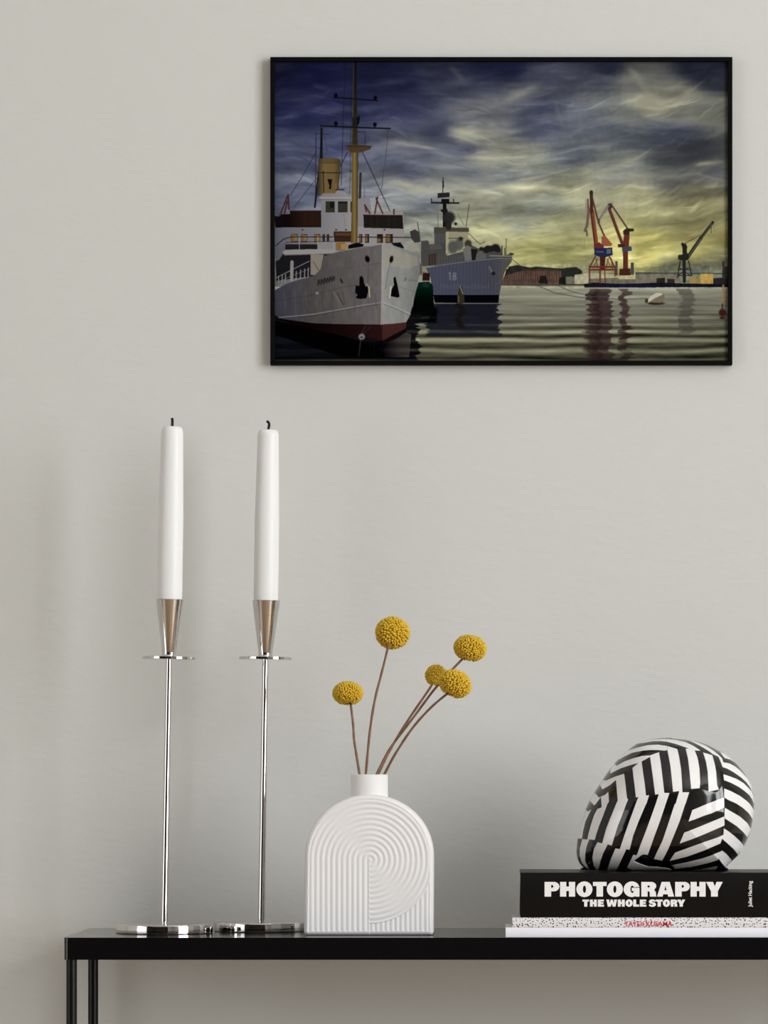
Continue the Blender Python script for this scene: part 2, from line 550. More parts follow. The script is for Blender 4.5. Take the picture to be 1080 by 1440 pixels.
    for (yc, w_, a_, xr) in [(5, 2, .12, 0), (10, 1.6, -.15, 0), (14, 1.5, .12, 0), (18, 1.6, -.12, 0), (22, 1.5, .1, 0), (27, 2, -.22, 0), (31, 1.6, .12, 0),
                             (35, 1.6, -.2, 0), (39, 1.6, -.25, 0), (43.5, 2, .32, 0), (49, 2.5, -.25, 0), (53, 2.0, .35, 0), (58, 2.6, -.3, 0), (63, 3.0, .42, 0),
                             (69, 2.6, -.55, 0), (75, 3.6, .42, 0), (80, 2.2, -.25, 0), (84, 3.0, -.42, 0), (90, 3.2, .4, 0), (95, 2.6, -.2, 0), (99.5, 2.6, -.5, 0), (103.5, 2, .1, 0)]:
        cy = yc + warp * 5 * (yc / 100 + .2) + 1.2 * np.sin(px / 38 + yc) * (yc / 100)
        wave += a_ * np.exp(-((yw - cy) / w_) ** 2) * (0.8 + fine * 1.2)
    small = fbm(120, 9, 4)
    wc = wc * .96 * (1 + wave * calm * 1.05 + small * 0.45)[..., None]
    m = (py > hz).astype(np.float32)
    img += (wc - img) * m[..., None]

    def reflect(x0, x1, y0, y1, col, a):
        s = bbox([x0, x1], [y0, y1], 4)
        jag = small[s] * 22 + fine[s] * 7 + wave[s] * 3
        X = px[s] + jag; Y = py[s]
        mm = np.clip((X - x0) / 2, 0, 1) * np.clip((x1 - X) / 2, 0, 1) * np.clip((Y - y0) / 2, 0, 1) * np.clip((y1 - Y) / 4, 0, 1)
        mm = mm * np.clip(a - np.clip(wave[s], 0, 1) * .8 + small[s] * .5, 0, 1)
        blend(mm, col, s)
    # ---- far shore
    DK = (40, 38, 36)
    TONE[0] = .72; TONE[1] = .97
    poly(q(4, (20, 300), (40, 262), (80, 255), (140, 266), (170, 262), (290, 272), (310, 268), (360, 264), (385, 280), (400, 352), (20, 352)), (46, 48, 44))
    poly(q(4, (20, 305), (90, 285), (180, 275), (290, 278), (290, 350), (0, 350)), lambda X, Y: np.stack([96 + 14 * np.sin(X * 1.9), 66 + 10 * np.sin(X * 1.9), 50 + 6 * np.sin(X * 1.3)], -1))
    for u in range(30, 290, 13):
        rect(*q(4, (u, 322))[0], *q(4, (u + 5, 334))[0], (70, 52, 44), .7)
    rect(*q(4, (0, 338))[0], *q(4, (270, 350))[0], (92, 80, 74), .8)
    rect(*q(4, (100, 276))[0], *q(4, (290, 284))[0], (70, 50, 42), .8)
    poly(q(4, (180, 340), (190, 305), (215, 305), (225, 345)), (38, 36, 30))
    poly(q(4, (275, 345), (280, 315), (300, 312), (312, 345)), (38, 36, 30))
    poly(q(4, (310, 310), (352, 310), (352, 345), (310, 345)), (120, 112, 84))
    poly(q(4, (352, 302), (420, 292), (540, 300), (540, 345), (352, 345)), (168, 158, 112))
    poly(q(4, (420, 320), (640, 312), (640, 345), (420, 345)), (112, 102, 76))
    poly(q(4, (560, 308), (650, 306), (650, 322), (560, 322)), (175, 165, 108))
    poly(q(4, (640, 292), (850, 298), (850, 345), (640, 345)), (122, 112, 84))
    poly(q(4, (640, 288), (860, 290), (1080, 292), (1080, 300), (640, 298)), (78, 82, 78))
    poly(q(4, (740, 318), (780, 315), (780, 340), (740, 340)), (52, 42, 38))
    poly(q(4, (790, 320), (825, 322), (825, 345), (790, 345)), (58, 44, 38))
    poly(q(4, (895, 318), (945, 312), (950, 296), (1008, 296), (1008, 345), (895, 345)), (196, 148, 44))
    poly(q(4, (895, 318), (945, 312), (950, 345), (895, 345)), (160, 124, 46))
    for a, b in [((965, 240), (965, 298)), ((988, 262), (988, 298)), ((778, 245), (778, 295))]:
        line(q(4, a, b), .6, (96, 92, 70), .8)
    poly(q(4, (1008, 318), (1080, 312), (1080, 350), (1008, 350)), (48, 46, 46))
    poly(q(4, (1050, 238), (1062, 236), (1064, 262), (1080, 262), (1080, 320), (1052, 320)), (62, 60, 56))
    poly(q(4, (390, 345), (440, 338), (600, 346), (700, 340), (760, 338), (860, 342), (1080, 345), (1080, 360), (400, 362)), (30, 32, 46))
    poly(q(4, (480, 346), (730, 340), (730, 360), (480, 362)), (28, 32, 62))
    rect(*q(4, (0, 346))[0], *q(4, (390, 353))[0], (72, 66, 58), .9)
    s = bbox([704, 1024], [370, 404], 0)
    img[s] *= (1 + 0.35 * fbm(60, 160, 3)[s])[..., None]
    # ---- cranes
    R1, R2, RD = (146, 62, 34), (120, 46, 30), (86, 34, 28)
    c7 = lambda *p: z(800, 250, 4.696, *p)
    line(c7((152, 215), (182, 445)), 6.2, R1); line(c7((147, 215), (172, 440)), 2.0, (98, 40, 30))
    line(c7((148, 90), (150, 220)), 4.6, (84, 44, 34)); dot(*c7((148, 95))[0], 2.6, 3.2, (60, 44, 38))
    line(c7((125, 140), (128, 220)), 2.6, (104, 62, 48), .9); line(c7((132, 200), (120, 310), (106, 345)), 3.6, (110, 84, 72))
    line(c7((112, 140), (112, 220)), .8, (110, 92, 80), .8); line(c7((118, 345), (120, 380)), 1.6, (60, 52, 48)); line(c7((104, 395), (104, 470)), .7, (130, 122, 90), .8)
    line(c7((155, 130), (195, 290), (236, 385)), 2.4, (98, 52, 40))
    poly(c7((215, 385), (240, 378), (286, 432), (280, 446), (215, 446)), (166, 76, 40))
    poly(c7((165, 440), (200, 420), (230, 445), (230, 470), (165, 470)), R2)
    poly(c7((168, 460), (286, 456), (290, 505), (240, 520), (205, 518), (168, 505)), (44, 44, 88))
    rect(*c7((250, 465))[0], *c7((278, 496))[0], (84, 96, 128)); rect(*c7((180, 480))[0], *c7((230, 488))[0], (100, 104, 140), .7)
    poly(c7((203, 515), (242, 515), (236, 600), (208, 600)), RD)
    for a, b, w in [((175, 515), (136, 588), 2), ((136, 588), (136, 690), 2), ((268, 515), (304, 588), 2), ((304, 588), (304, 640), 1.8), ((206, 590), (206, 690), 2.2), ((236, 590), (240, 690), 1.6),
                    ((136, 583), (306, 583), 2.4), ((136, 602), (306, 602), 2.4), ((180, 530), (190, 590), 1.2), ((262, 525), (245, 590), 1.2), ((280, 530), (290, 600), 1.4), ((250, 530), (280, 590), 1), ((190, 530), (160, 590), 1)]:
        line(c7(a, b), w, R2)
    line(c7((266, 200), (352, 430)), 4.4, (112, 48, 34)); line(c7((278, 170), (388, 332)), 2.2, (92, 56, 46))
    poly(c7((246, 190), (262, 165), (285, 165), (285, 195), (264, 214)), (74, 56, 52)); line(c7((255, 185), (196, 280)), 2.8, (126, 110, 100)); line(c7((262, 180), (240, 225)), 1.8, (130, 112, 104))
    line(c7((198, 270), (200, 290)), 2.4, (84, 66, 58))
    poly(c7((368, 350), (402, 350), (396, 455), (352, 455)), R2); poly(c7((356, 455), (390, 455), (390, 605), (358, 605)), (112, 44, 30))
    poly(c7((358, 345), (380, 328), (430, 332), (430, 348), (400, 352), (395, 372), (360, 372)), (62, 42, 38))
    poly(c7((322, 432), (365, 432), (368, 455), (325, 455)), (76, 40, 34)); poly(c7((350, 452), (414, 448), (416, 478), (352, 482)), (64, 72, 88))
    poly(c7((335, 596), (405, 594), (408, 640), (332, 640)), (84, 38, 30)); rect(*c7((408, 555))[0], *c7((430, 635))[0], (76, 72, 66)); rect(*c7((306, 545))[0], *c7((322, 640))[0], (92, 66, 54))
    BK = (44, 42, 42)
    line(c7((778, 528), (872, 392)), 5, (56, 54, 50)); line(c7((872, 392), (950, 290)), 3.8, BK); line(c7((790, 515), (945, 296)), .9, (120, 114, 84), .6)
    line(c7((750, 432), (775, 500)), 4, BK); poly(c7((748, 430), (770, 425), (782, 450), (775, 505), (750, 505)), BK)
    line(c7((760, 432), (870, 372)), 1.1, (80, 76, 62)); poly(c7((720, 505), (790, 495), (792, 530), (760, 545), (722, 535)), BK)
    for a, b, w in [((760, 540), (762, 680), 4.5), ((735, 545), (718, 650), 1.6), ((790, 545), (810, 640), 1.6), ((720, 600), (805, 600), 1.4), ((720, 580), (800, 640), 1), ((800, 580), (720, 640), 1), ((720, 640), (812, 640), 1.4)]:
        line(c7(a, b), w, BK)
    line(c7((940, 300), (938, 360)), 1.2, (84, 80, 60)); line(c7((958, 292), (958, 350)), .6, (120, 112, 74))
    # ---- mooring lines and water things
    reflect(827, 862, 404, 507, (62, 40, 38), .8); reflect(836, 846, 404, 507, (52, 28, 30), .45); reflect(873, 886, 404, 480, (64, 40, 38), .75); reflect(872, 888, 455, 507, (52, 36, 32), .6)
    reflect(955, 975, 404, 470, (74, 68, 58), .6); reflect(822, 846, 440, 507, (58, 40, 36), .5)
    line(q(4, (55, 228), (110, 270), (170, 350), (260, 388), (380, 408), (430, 412)), .9, (66, 60, 52), .9)
    line(q(4, (270, 352), (330, 378), (430, 404)), .9, (72, 66, 56), .9); line(q(4, (430, 404), (560, 418), (690, 412)), .9, (70, 64, 54), .8)
    s_ = (58, 46, 42)
    dot(*q(4, (737, 436))[0], 12, 2.4, s_); poly(q(4, (692, 430), (705, 405), (735, 388), (765, 386), (778, 400), (776, 422), (760, 434)), (120, 104, 76))
    poly(q(4, (694, 426), (708, 404), (736, 388), (764, 387), (768, 396), (735, 410), (702, 432)), (186, 176, 146)); poly(q(4, (684, 418), (700, 412), (700, 432), (684, 434)), (70, 56, 50))
    line(q(4, (1056, 352), (1060, 436)), 2.6, (176, 118, 40)); dot(*q(4, (1052, 480))[0], 5, 5.4, (86, 34, 28)); line(q(4, (1052, 440), (1052, 465)), 2, (70, 60, 40))
    dot(*q(4, (1052, 505))[0], 4, 2, (60, 30, 28), .8)
    TONE[0] = .62; TONE[1] = .80
    # ---- warship
    c6 = lambda *p: z(580, 240, 6.75, *p)
    g = lambda X, Y: np.stack([np.interp(X, [600, 690, 712], [88, 84, 96]) + 10 * np.sin(X * 1.3 + Y * .3) * .5, np.interp(X, [600, 690, 712], [90, 84, 94]) + 4 * np.sin(X * 1.3), np.interp(X, [600, 690, 712], [122, 106, 88]) + 5 * np.sin(X * 1.3)], -1)
    GY = (104, 102, 98)
    poly(c6((80, 900), (85, 660), (150, 655), (165, 700), (210, 690), (210, 560), (230, 535), (330, 540), (330, 800), (480, 760), (560, 700), (640, 735), (700, 720), (770, 700), (830, 720), (850, 800), (945, 780), (945, 835), (300, 890)), (92, 88, 82))
    poly(c6((208, 545), (320, 540), (320, 745), (212, 745)), (84, 84, 84)); poly(c6((318, 548), (532, 552), (532, 700), (318, 790)), (182, 170, 104)); poly(c6((318, 548), (345, 548), (345, 760), (318, 780)), (200, 188, 112))
    for u in range(225, 318, 18):
        line(c6((u, 590), (u, 680)), .9, (128, 126, 116), .7)
    poly(c6((205, 530), (535, 535), (540, 570), (530, 575), (330, 572), (205, 590)), (92, 86, 66)); line(c6((345, 635), (490, 635)), 1.2, (96, 90, 66))
    poly(c6((290, 300), (322, 300), (340, 530), (288, 530)), (40, 36, 36)); dot(*c6((350, 440))[0], 8.2, 8.6, (62, 56, 54)); line(c6((345, 480), (345, 530)), 8, (60, 54, 50))
    line(c6((182, 298), (440, 302)), 2.2, (44, 40, 42)); poly(c6((240, 208), (355, 200), (355, 245), (240, 255)), (58, 54, 52)); poly(c6((275, 262), (350, 262), (355, 310), (275, 310)), (38, 36, 38))
    line(c6((292, 60), (290, 200)), 1.3, (60, 56, 60)); line(c6((292, 95), (294, 150)), 2.2, (52, 48, 50)); line(c6((182, 260), (184, 300)), 1.4, (52, 48, 50)); line(c6((392, 265), (392, 300)), 1.4, (52, 48, 50))
    poly(c6((265, 365), (330, 355), (340, 390), (280, 390)), (46, 42, 42)); dot(*c6((412, 498))[0], 2.2, 2.2, (52, 48, 46))
    line(c6((540, 310), (510, 525)), 1.0, (92, 88, 78)); line(c6((240, 400), (246, 530)), .7, (104, 102, 96)); line(c6((430, 400), (490, 510)), .7, (110, 108, 88)); line(c6((535, 590), (640, 690), (690, 668)), 1.0, (100, 94, 72))
    dot(*c6((445, 690))[0], 6, 9, (112, 108, 94)); dot(*c6((460, 640))[0], 3, 3, (60, 58, 54)); dot(*c6((385, 720))[0], 7, 9, (104, 102, 92)); dot(*c6((530, 690))[0], 5, 6, (84, 68, 52))
    poly(c6((480, 740), (520, 700), (560, 720), (565, 840), (500, 850)), (132, 128, 112)); poly(c6((555, 735), (620, 740), (600, 845), (565, 848)), (44, 44, 38)); poly(c6((610, 780), (660, 740), (700, 770), (700, 830), (600, 840)), (112, 110, 98))
    for u, v, r in [(655, 735, 3), (700, 745, 5), (740, 735, 5), (790, 725, 6), (815, 745, 4), (715, 720, 3)]:
        dot(*c6((u, v))[0], r, r * .9, (44, 46, 44))
    line(c6((850, 710), (850, 800)), 1.8, (76, 74, 68)); line(c6((892, 640), (885, 815)), 1.0, (84, 80, 70)); line(c6((875, 730), (880, 815)), 1.2, (80, 76, 66)); line(c6((735, 800), (950, 805)), 1.6, (158, 146, 108)); line(c6((930, 780), (955, 785)), 2.6, (70, 66, 60))
    poly(c6((150, 790), (230, 775), (230, 880), (150, 890)), (84, 60, 52)); poly(c6((170, 690), (270, 690), (290, 735), (165, 745)), (108, 96, 80))
    for u in range(150, 480, 26):
        line(c6((u, 800), (u, 880)), .8, (128, 122, 110), .5)
    poly(c6((128, 915), (300, 885), (560, 850), (830, 825), (948, 828), (940, 860), (890, 925), (865, 990), (848, 1060), (825, 1175), (200, 1172), (170, 1000)), g)
    poly(c6((845, 832), (948, 828), (940, 860), (890, 925), (865, 990), (848, 1060), (830, 1150)), (104, 100, 86), .55)
    line(c6((128, 915), (300, 885), (560, 850), (830, 825), (948, 828)), .9, (142, 138, 130))
    poly(c6((200, 1170), (825, 1172), (818, 1248), (212, 1246)), (24, 24, 30))
    WT = (150, 152, 166)
    line(c6((358, 960), (358, 1028)), 1.3, WT, .9); line(c6((345, 970), (358, 958)), 1.0, WT, .8)
    dot(*c6((400, 978))[0], 2.6, 2.9, WT, .8); dot(*c6((400, 978))[0], 1.2, 1.3, (88, 90, 118)); dot(*c6((400, 1012))[0], 2.9, 3.1, WT, .8); dot(*c6((400, 1012))[0], 1.4, 1.4, (88, 90, 118))
    for u in range(280, 740, 22):
        line(c6((u, 1060 + (u * 7) % 30), (u + 6, 1110)), 1.2, (118, 122, 150), .35)
    line(c6((730, 905), (760, 965)), 2.4, (124, 118, 102)); dot(*c6((770, 968))[0], 2.6, 2.6, (46, 40, 40)); poly(c6((878, 990), (890, 925), (920, 925), (895, 985)), (64, 46, 40))
    poly(c6((850, 1000), (880, 985), (1080, 990), (1080, 1070), (845, 1075)), (112, 74, 58), .35)
    reflect(600, 704, 425, 474, (44, 46, 62), 1.0); reflect(612, 700, 425, 450, (40, 42, 58), .9)
    poly(c6((100, 960), (165, 965), (165, 1035), (95, 1035)), (78, 32, 30)); poly(c6((60, 1050), (160, 1045), (195, 1075), (205, 1250), (205, 1330), (0, 1330), (20, 1180)), lambda X, Y: np.stack([14 + 0 * X, np.interp(Y, [395, 410, 432], [62, 40, 22]), np.interp(Y, [395, 410, 432], [40, 28, 18])], -1))
    line(c6((90, 1040), (160, 1040)), 1.2, (150, 138, 120)); dot(*c6((130, 1080))[0], 5, 3, (24, 74, 52), .8)
    reflect(570, 615, 430, 455, (18, 26, 22), 1.0)
    poly(c6((428, 1245), (432, 1170), (448, 1080), (470, 1085), (492, 1170), (496, 1245)), (72, 58, 36)); line(c6((452, 1085), (480, 1160)), 1.4, (160, 148, 118)); line(c6((436, 1180), (440, 1235)), 2, (120, 96, 48)); reflect(643, 654, 424, 462, (44, 36, 26), 1.0)
    TONE[0] = .74; TONE[1] = .85
    # ---- white steamer
    c4 = lambda *p: z(380, 300, 4.909, *p)
    c3 = lambda *p: z(380, 170, 8.0, *p)
    c1 = lambda *p: z(370, 70, 3.176, *p)
    reflect(380, 590, 440, 507, (30, 30, 34), 1.1)
    poly(c4((30, 690), (30, 985), (960, 985), (975, 830), (900, 800), (600, 860)), lambda X, Y: np.stack([np.interp(X, [386, 480, 538, 560, 578], [34, 36, 20, 70, 88]), np.interp(X, [386, 480, 538, 560, 578], [37, 36, 20, 62, 80]), np.interp(X, [386, 480, 538, 560, 578], [46, 36, 24, 56, 68])], -1), .85)
    s = bbox([386, 590], [470, 507], 0)
    img[s] *= (1 + 0.5 * small[s] + 0.3 * wave[s])[..., None]
    poly(c4((30, 735), (300, 780), (640, 880), (770, 940), (770, 985), (500, 985), (30, 830)), (14, 12, 13), .8)
    # rigging behind
    RG = (44, 42, 46)
    line(c1((370, 55), (360, 280), (350, 600)), .9, RG, .8); line(c1((395, 200), (388, 640)), .7, RG, .7)
    line(c1((237, 370), (235, 690)), 1.1, RG, .8); line(c1((262, 350), (258, 480), (232, 700)), 2.6, (40, 38, 38)); line(c1((262, 350), (262, 480)), 3.2, (40, 38, 40)); line(c1((237, 372), (294, 376)), 1, RG, .8)
    line(c1((240, 450), (190, 540), (122, 650)), .8, RG, .8); line(c1((250, 560), (140, 700)), .8, RG, .7); line(c1((445, 455), (572, 728)), 1.1, RG, .9); line(c1((378, 455), (345, 520)), 1.1, RG, .9); line(c1((540, 530), (530, 620)), .9, (70, 74, 86), .8)
    line(c1((560, 350), (545, 520)), .6, RG, .6); line(c1((275, 380), (288, 450)), .6, RG, .6); line(c1((455, 365), (458, 420)), .8, RG, .8); line(c1((418, 365), (455, 365)), .8, RG, .8); line(c1((436, 550), (432, 700)), 3.4, (66, 60, 52)); line(c1((452, 600), (455, 680)), 1.4, (120, 118, 118), .8)
    # funnel
    fn = lambda X, Y: np.stack([np.interp(X, [447, 456, 470, 479], [78, 138, 134, 92]), np.interp(X, [447, 456, 470, 479], [62, 106, 102, 70]), np.interp(X, [447, 456, 470, 479], [34, 48, 44, 36])], -1)
    poly(c3((545, 425), (600, 415), (740, 415), (795, 430), (790, 560), (775, 700), (775, 830), (560, 830), (550, 700)), fn)
    poly(c3((545, 425), (600, 415), (740, 415), (795, 430), (792, 470), (548, 470)), (92, 72, 36), .45)
    line(c3((530, 578), (800, 578)), 1.4, (64, 50, 30)); line(c3((548, 470), (792, 470)), .8, (74, 58, 32), .7); poly(c3((645, 650), (700, 650), (690, 720), (690, 760), (665, 760), (668, 720)), (34, 28, 24)); line(c3((600, 560), (606, 800)), 1.2, (44, 36, 30)); line(c3((742, 700), (740, 830)), 2, (160, 112, 40)); line(c3((545, 700), (545, 830)), 2.6, (70, 66, 62))
    # superstructure
    WH = (158, 150, 152); WD = (134, 128, 134)
    poly(c3((55, 1190), (575, 1190), (575, 870), (560, 850), (600, 810), (730, 810), (760, 770), (840, 790), (900, 850), (930, 860), (960, 900), (1140, 1010), (1500, 1010), (1510, 1250), (1510, 1400), (50, 1400)), lambda X, Y: np.stack([np.interp(X, [386, 450, 500, 570], [112, 140, 166, 160]), np.interp(X, [386, 450, 500, 570], [112, 136, 158, 152]), np.interp(X, [386, 450, 500, 570], [126, 142, 156, 142])], -1))
    poly(c3((1050, 860), (1120, 860), (1140, 1000), (1060, 1180), (930, 1180), (930, 880)), (150, 144, 146))
    line(c3((560, 858), (920, 858)), 1.6, (176, 168, 168)); line(c3((580, 880), (910, 880)), .8, (110, 104, 110), .7)
    for a, b in [((625, 898), (728, 1022)), ((764, 898), (872, 1022)), ((905, 900), (930, 1022))]:
        rect(*c3(a)[0], *c3(b)[0], (66, 64, 46))
    rect(*c3((672, 905))[0], *c3((722, 972))[0], (40, 36, 34)); rect(*c3((770, 905))[0], *c3((866, 925))[0], (48, 42, 40))
    line(c3((740, 768), (832, 768)), 1.5, (50, 46, 50)); line(c3((830, 1040), (850, 1200)), .5, (100, 96, 100), .6)
    br = lambda X, Y: np.stack([np.interp(X, [386, 405, 425, 452], [34, 34, 58, 62]), np.interp(X, [386, 405, 425, 452], [28, 26, 36, 38]), np.interp(X, [386, 405, 425, 452], [34, 24, 26, 28])], -1)
    poly(c3((50, 1065), (110, 1065), (130, 1040), (225, 1040), (225, 1000), (575, 1000), (578, 1190), (60, 1192)), br); line(c3((225, 1010), (575, 1008)), 1.4, (74, 34, 28)); line(c3((400, 1020), (400, 1185)), .6, (80, 54, 40), .6); line(c3((480, 1020), (480, 1185)), .6, (80, 54, 40), .6)
    poly(c4((645, 8), (915, 8), (920, 102), (648, 95)), (46, 40, 34)); line(c4((645, 8), (905, 12)), 1.6, (66, 34, 28))
    for u in (700, 740, 820, 860):
        line(c4((u, 15), (u, 92)), .6, (74, 66, 54), .6)
    for p_ in [((110, 1060), (205, 825)), ((165, 1030), (195, 900)), ((205, 830), (215, 990))]:
        line(c3(*p_), 2.2, (98, 44, 40))
    for p_ in [((462, 720), (455, 690)), ((455, 690), (478, 728)), ((500, 728), (512, 655)), ((505, 660), (535, 728)), ((585, 710), (585, 730))]:
        line(c1(*p_), 2.0, (104, 46, 44))
    # deck house windows
    WO = (158, 104, 36)
    for u, w_ in [(147, 45), (215, 42), (305, 42)]:
        rect(*c4((u, 138))[0], *c4((u + w_, 196))[0], (86, 60, 38)); rect(*c4((u + 4, 142))[0], *c4((u + w_ * .55, 188))[0], WO); rect(*c4((u + w_ * .55, 146))[0], *c4((u + w_ - 3, 186))[0], (150, 128, 68))
    for u in (362, 392):
        rect(*c4((u, 140))[0], *c4((u + 18, 196))[0], (66, 56, 38))
    rect(*c4((440, 120))[0], *c4((565, 192))[0], (74, 50, 34)); rect(*c4((450, 130))[0], *c4((560, 150))[0], (110, 68, 40)); rect(*c4((455, 195))[0], *c4((520, 250))[0], (158, 112, 40)); rect(*c4((490, 205))[0], *c4((535, 245))[0], (190, 140, 50))
    for u, w_ in [(612, 26), (655, 30), (738, 42), (798, 50)]:
        rect(*c4((u, 138))[0], *c4((u + w_, 198))[0], (66, 50, 38)); rect(*c4((u + 3, 145))[0], *c4((u + w_ * .6, 192))[0], (150, 104, 44))
    rect(*c4((740, 142))[0], *c4((778, 170))[0], (60, 36, 34))
    for u in (225, 457, 525, 790):
        dot(*c4((u, 108))[0], 1.4, 1.2, (70, 62, 62))
    poly(c4((540, 215), (600, 195), (650, 210), (640, 225), (540, 240)), (32, 28, 28)); poly(c4((835, 200), (900, 195), (925, 230), (920, 245), (850, 215)), (36, 34, 34)); poly(c4((965, 120), (1000, 105), (1030, 125), (1040, 190), (1000, 200), (975, 170)), (74, 68, 64)); line(c4((1018, 60), (1030, 130)), 1.2, (80, 76, 76)); poly(c4((960, 215), (1010, 195), (1040, 260), (985, 250)), (172, 162, 138))
    # bridge wing, dark tween deck, rails
    poly(c4((40, 330), (110, 250), (445, 258), (445, 330), (360, 420), (45, 460)), (42, 40, 44))
    poly(c4((35, 300), (40, 240), (110, 190), (110, 245), (60, 320)), (112, 110, 122)); rect(*c4((105, 208))[0], *c4((340, 246))[0], (48, 42, 42)); rect(*c4((330, 190))[0], *c4((440, 250))[0], (150, 144, 144))
    poly(c4((85, 262), (110, 246), (445, 240), (470, 262), (440, 274), (100, 284)), (164, 156, 150)); line(c4((100, 284), (440, 274)), 1.0, (96, 90, 88))
    line(c4((40, 220), (95, 172), (150, 158), (560, 158), (975, 162)), 1.3, (52, 46, 50)); line(c4((110, 195), (440, 188)), .9, (62, 52, 52), .9)
    for u in (203, 330, 440):
        line(c4((u, 160), (u, 245)), .9, (176, 170, 168), .9)
    poly(c4((280, 275), (372, 280), (350, 380), (318, 420), (280, 420)), (152, 138, 118)); line(c4((300, 330), (345, 400)), 1.8, (120, 106, 92))
    line(c4((152, 330), (150, 455)), 4.6, (158, 148, 142))
    for u in (60, 85, 108, 182, 212, 240, 265):
        line(c4((u, 372 + (265 - u) * .28), (u - 2, 480 - u * .12)), 1.3, (164, 158, 160), .9)
    line(c4((40, 440), (130, 395), (270, 325)), 1.0, (164, 158, 160), .9); line(c4((40, 478), (140, 430), (270, 380)), .8, (150, 146, 150), .7)
    # hull
    hl = lambda X, Y: np.stack([np.interp(X, [386, 410, 440, 480, 530], [80, 86, 92, 104, 118]), np.interp(X, [386, 410, 440, 480, 530], [80, 82, 86, 97, 109]), np.interp(X, [386, 410, 440, 480, 530], [98, 90, 84, 92, 106])], -1) * (1 + .10 * sample(fbmh, (X - X0) * K, (Y - Y0) * K))[..., None]
    fbmh = fbm(30, 120, 4) * 2
    poly(c4((776, 208), (690, 225), (600, 237), (450, 266), (372, 290), (362, 340), (345, 385), (310, 420), (270, 435), (200, 452), (110, 482), (25, 530), (25, 690), (85, 722), (300, 752), (500, 758), (776, 760)), hl)
    hr = lambda X, Y: np.stack([np.interp(X, [537, 545, 570, 591], [176, 158, 150, 132]), np.interp(X, [537, 545, 570, 591], [170, 156, 150, 132]), np.interp(X, [537, 545, 570, 591], [158, 148, 142, 126])], -1) * (1 + .08 * sample(fbmh, (X - X0) * K, (Y - Y0) * K))[..., None]
    poly(c4((774, 208), (840, 215), (935, 242), (1032, 282), (1036, 340), (1036, 400), (1005, 540), (965, 700), (940, 745), (850, 755), (774, 760)), hr)
    poly(c4((790, 240), (850, 235), (1020, 300), (1020, 350), (950, 380), (850, 360), (790, 360)), (190, 172, 122), .35)
    poly(c4((25, 715), (85, 722), (300, 752), (500, 758), (776, 760), (778, 870), (620, 850), (400, 815), (200, 770)), lambda X, Y: np.stack([np.interp(X, [386, 440, 500, 538], [26, 34, 50, 64]), np.interp(X, [386, 440, 500, 538], [22, 22, 26, 30]), np.interp(X, [386, 440, 500, 538], [24, 22, 26, 30])], -1))
    poly(c4((774, 760), (850, 755), (942, 745), (936, 790), (860, 830), (776, 872)), (92, 46, 40)); poly(c4((776, 872), (940, 785), (945, 810), (870, 860), (776, 900)), (34, 26, 26))
    line(c4((62, 712), (180, 702), (300, 690), (500, 655), (640, 628), (765, 610)), 1.5, (146, 138, 138)); line(c4((62, 720), (300, 698), (500, 663), (765, 618)), .8, (70, 62, 60), .7)
    line(c4((785, 612), (880, 648), (968, 690)), 1.3, (184, 180, 172)); line(c4((785, 620), (880, 656), (966, 698)), .9, (96, 92, 86), .7)
    line(c4((40, 600), (300, 555), (520, 500), (590, 490)), .8, (70, 64, 62), .6); line(c4((380, 400), (560, 370), (760, 340)), .8, (88, 80, 78), .5); line(c4((890, 500), (1010, 540)), .8, (110, 106, 100), .5)
    line(c4((776, 210), (772, 500), (768, 760)), 1.6, (186, 176, 162), .8)
    for u in range(60, 760, 37):
        line(c4((u, 470 + (u * 13) % 120), (u + 10, 560 + (u * 29) % 160)), 1.6, (124, 116, 110) if u % 2 else (74, 66, 64), .28)
    line(c4((440, 540), (495, 630)), 3.2, (128, 116, 104), .6); line(c4((465, 545), (505, 625)), 1.6, (60, 54, 54), .7); dot(*c4((325, 545))[0], 2.2, 1.6, (156, 146, 138))
    DKK = (26, 24, 26)
    for i, (u, hh) in enumerate([(330, 38), (352, 36), (372, 38), (392, 34), (412, 36), (432, 34)]):
        v = 492 - (u - 330) * .28
        line(c4((u, v), (u + 4, v - hh)), 1.3, (44, 40, 42)); line(c4((u + 4, v - hh), (u + 13, v - hh * .3)), 1.1, (48, 44, 46)); line(c4((u + 13, v - hh * .2), (u + 14, v - hh)), 1.0, (48, 44, 46), .8)
    line(c4((488, 450), (500, 472)), 2.2, (40, 38, 40)); line(c4((930, 460), (940, 440)), 1.4, (90, 86, 84)); line(c4((960, 455), (1010, 460)), 3, (122, 120, 116), .6)
    dot(*c4((672, 310))[0], 3.2, 4.8, (30, 26, 28), ang=-.25); dot(*c4((838, 312))[0], 2.6, 5.0, (34, 30, 30), ang=.2)
    line(c4((680, 330), (676, 480)), .7, (80, 74, 74), .8); line(c4((830, 335), (815, 400), (795, 520)), .8, (104, 100, 96), .8)
    poly(c4((618, 435), (632, 425), (645, 440), (650, 480), (668, 490), (682, 520), (665, 580), (620, 585), (590, 578), (605, 555), (588, 545), (590, 490), (615, 495)), DKK); line(c4((682, 500), (688, 570)), 2.0, (190, 170, 130)); dot(*c4((666, 488))[0], 2, 2, (150, 140, 124))
    poly(c4((852, 440), (866, 430), (880, 490), (895, 570), (880, 576), (832, 566), (838, 520), (855, 490)), DKK); line(c4((835, 500), (826, 575)), 2.2, (206, 196, 160))
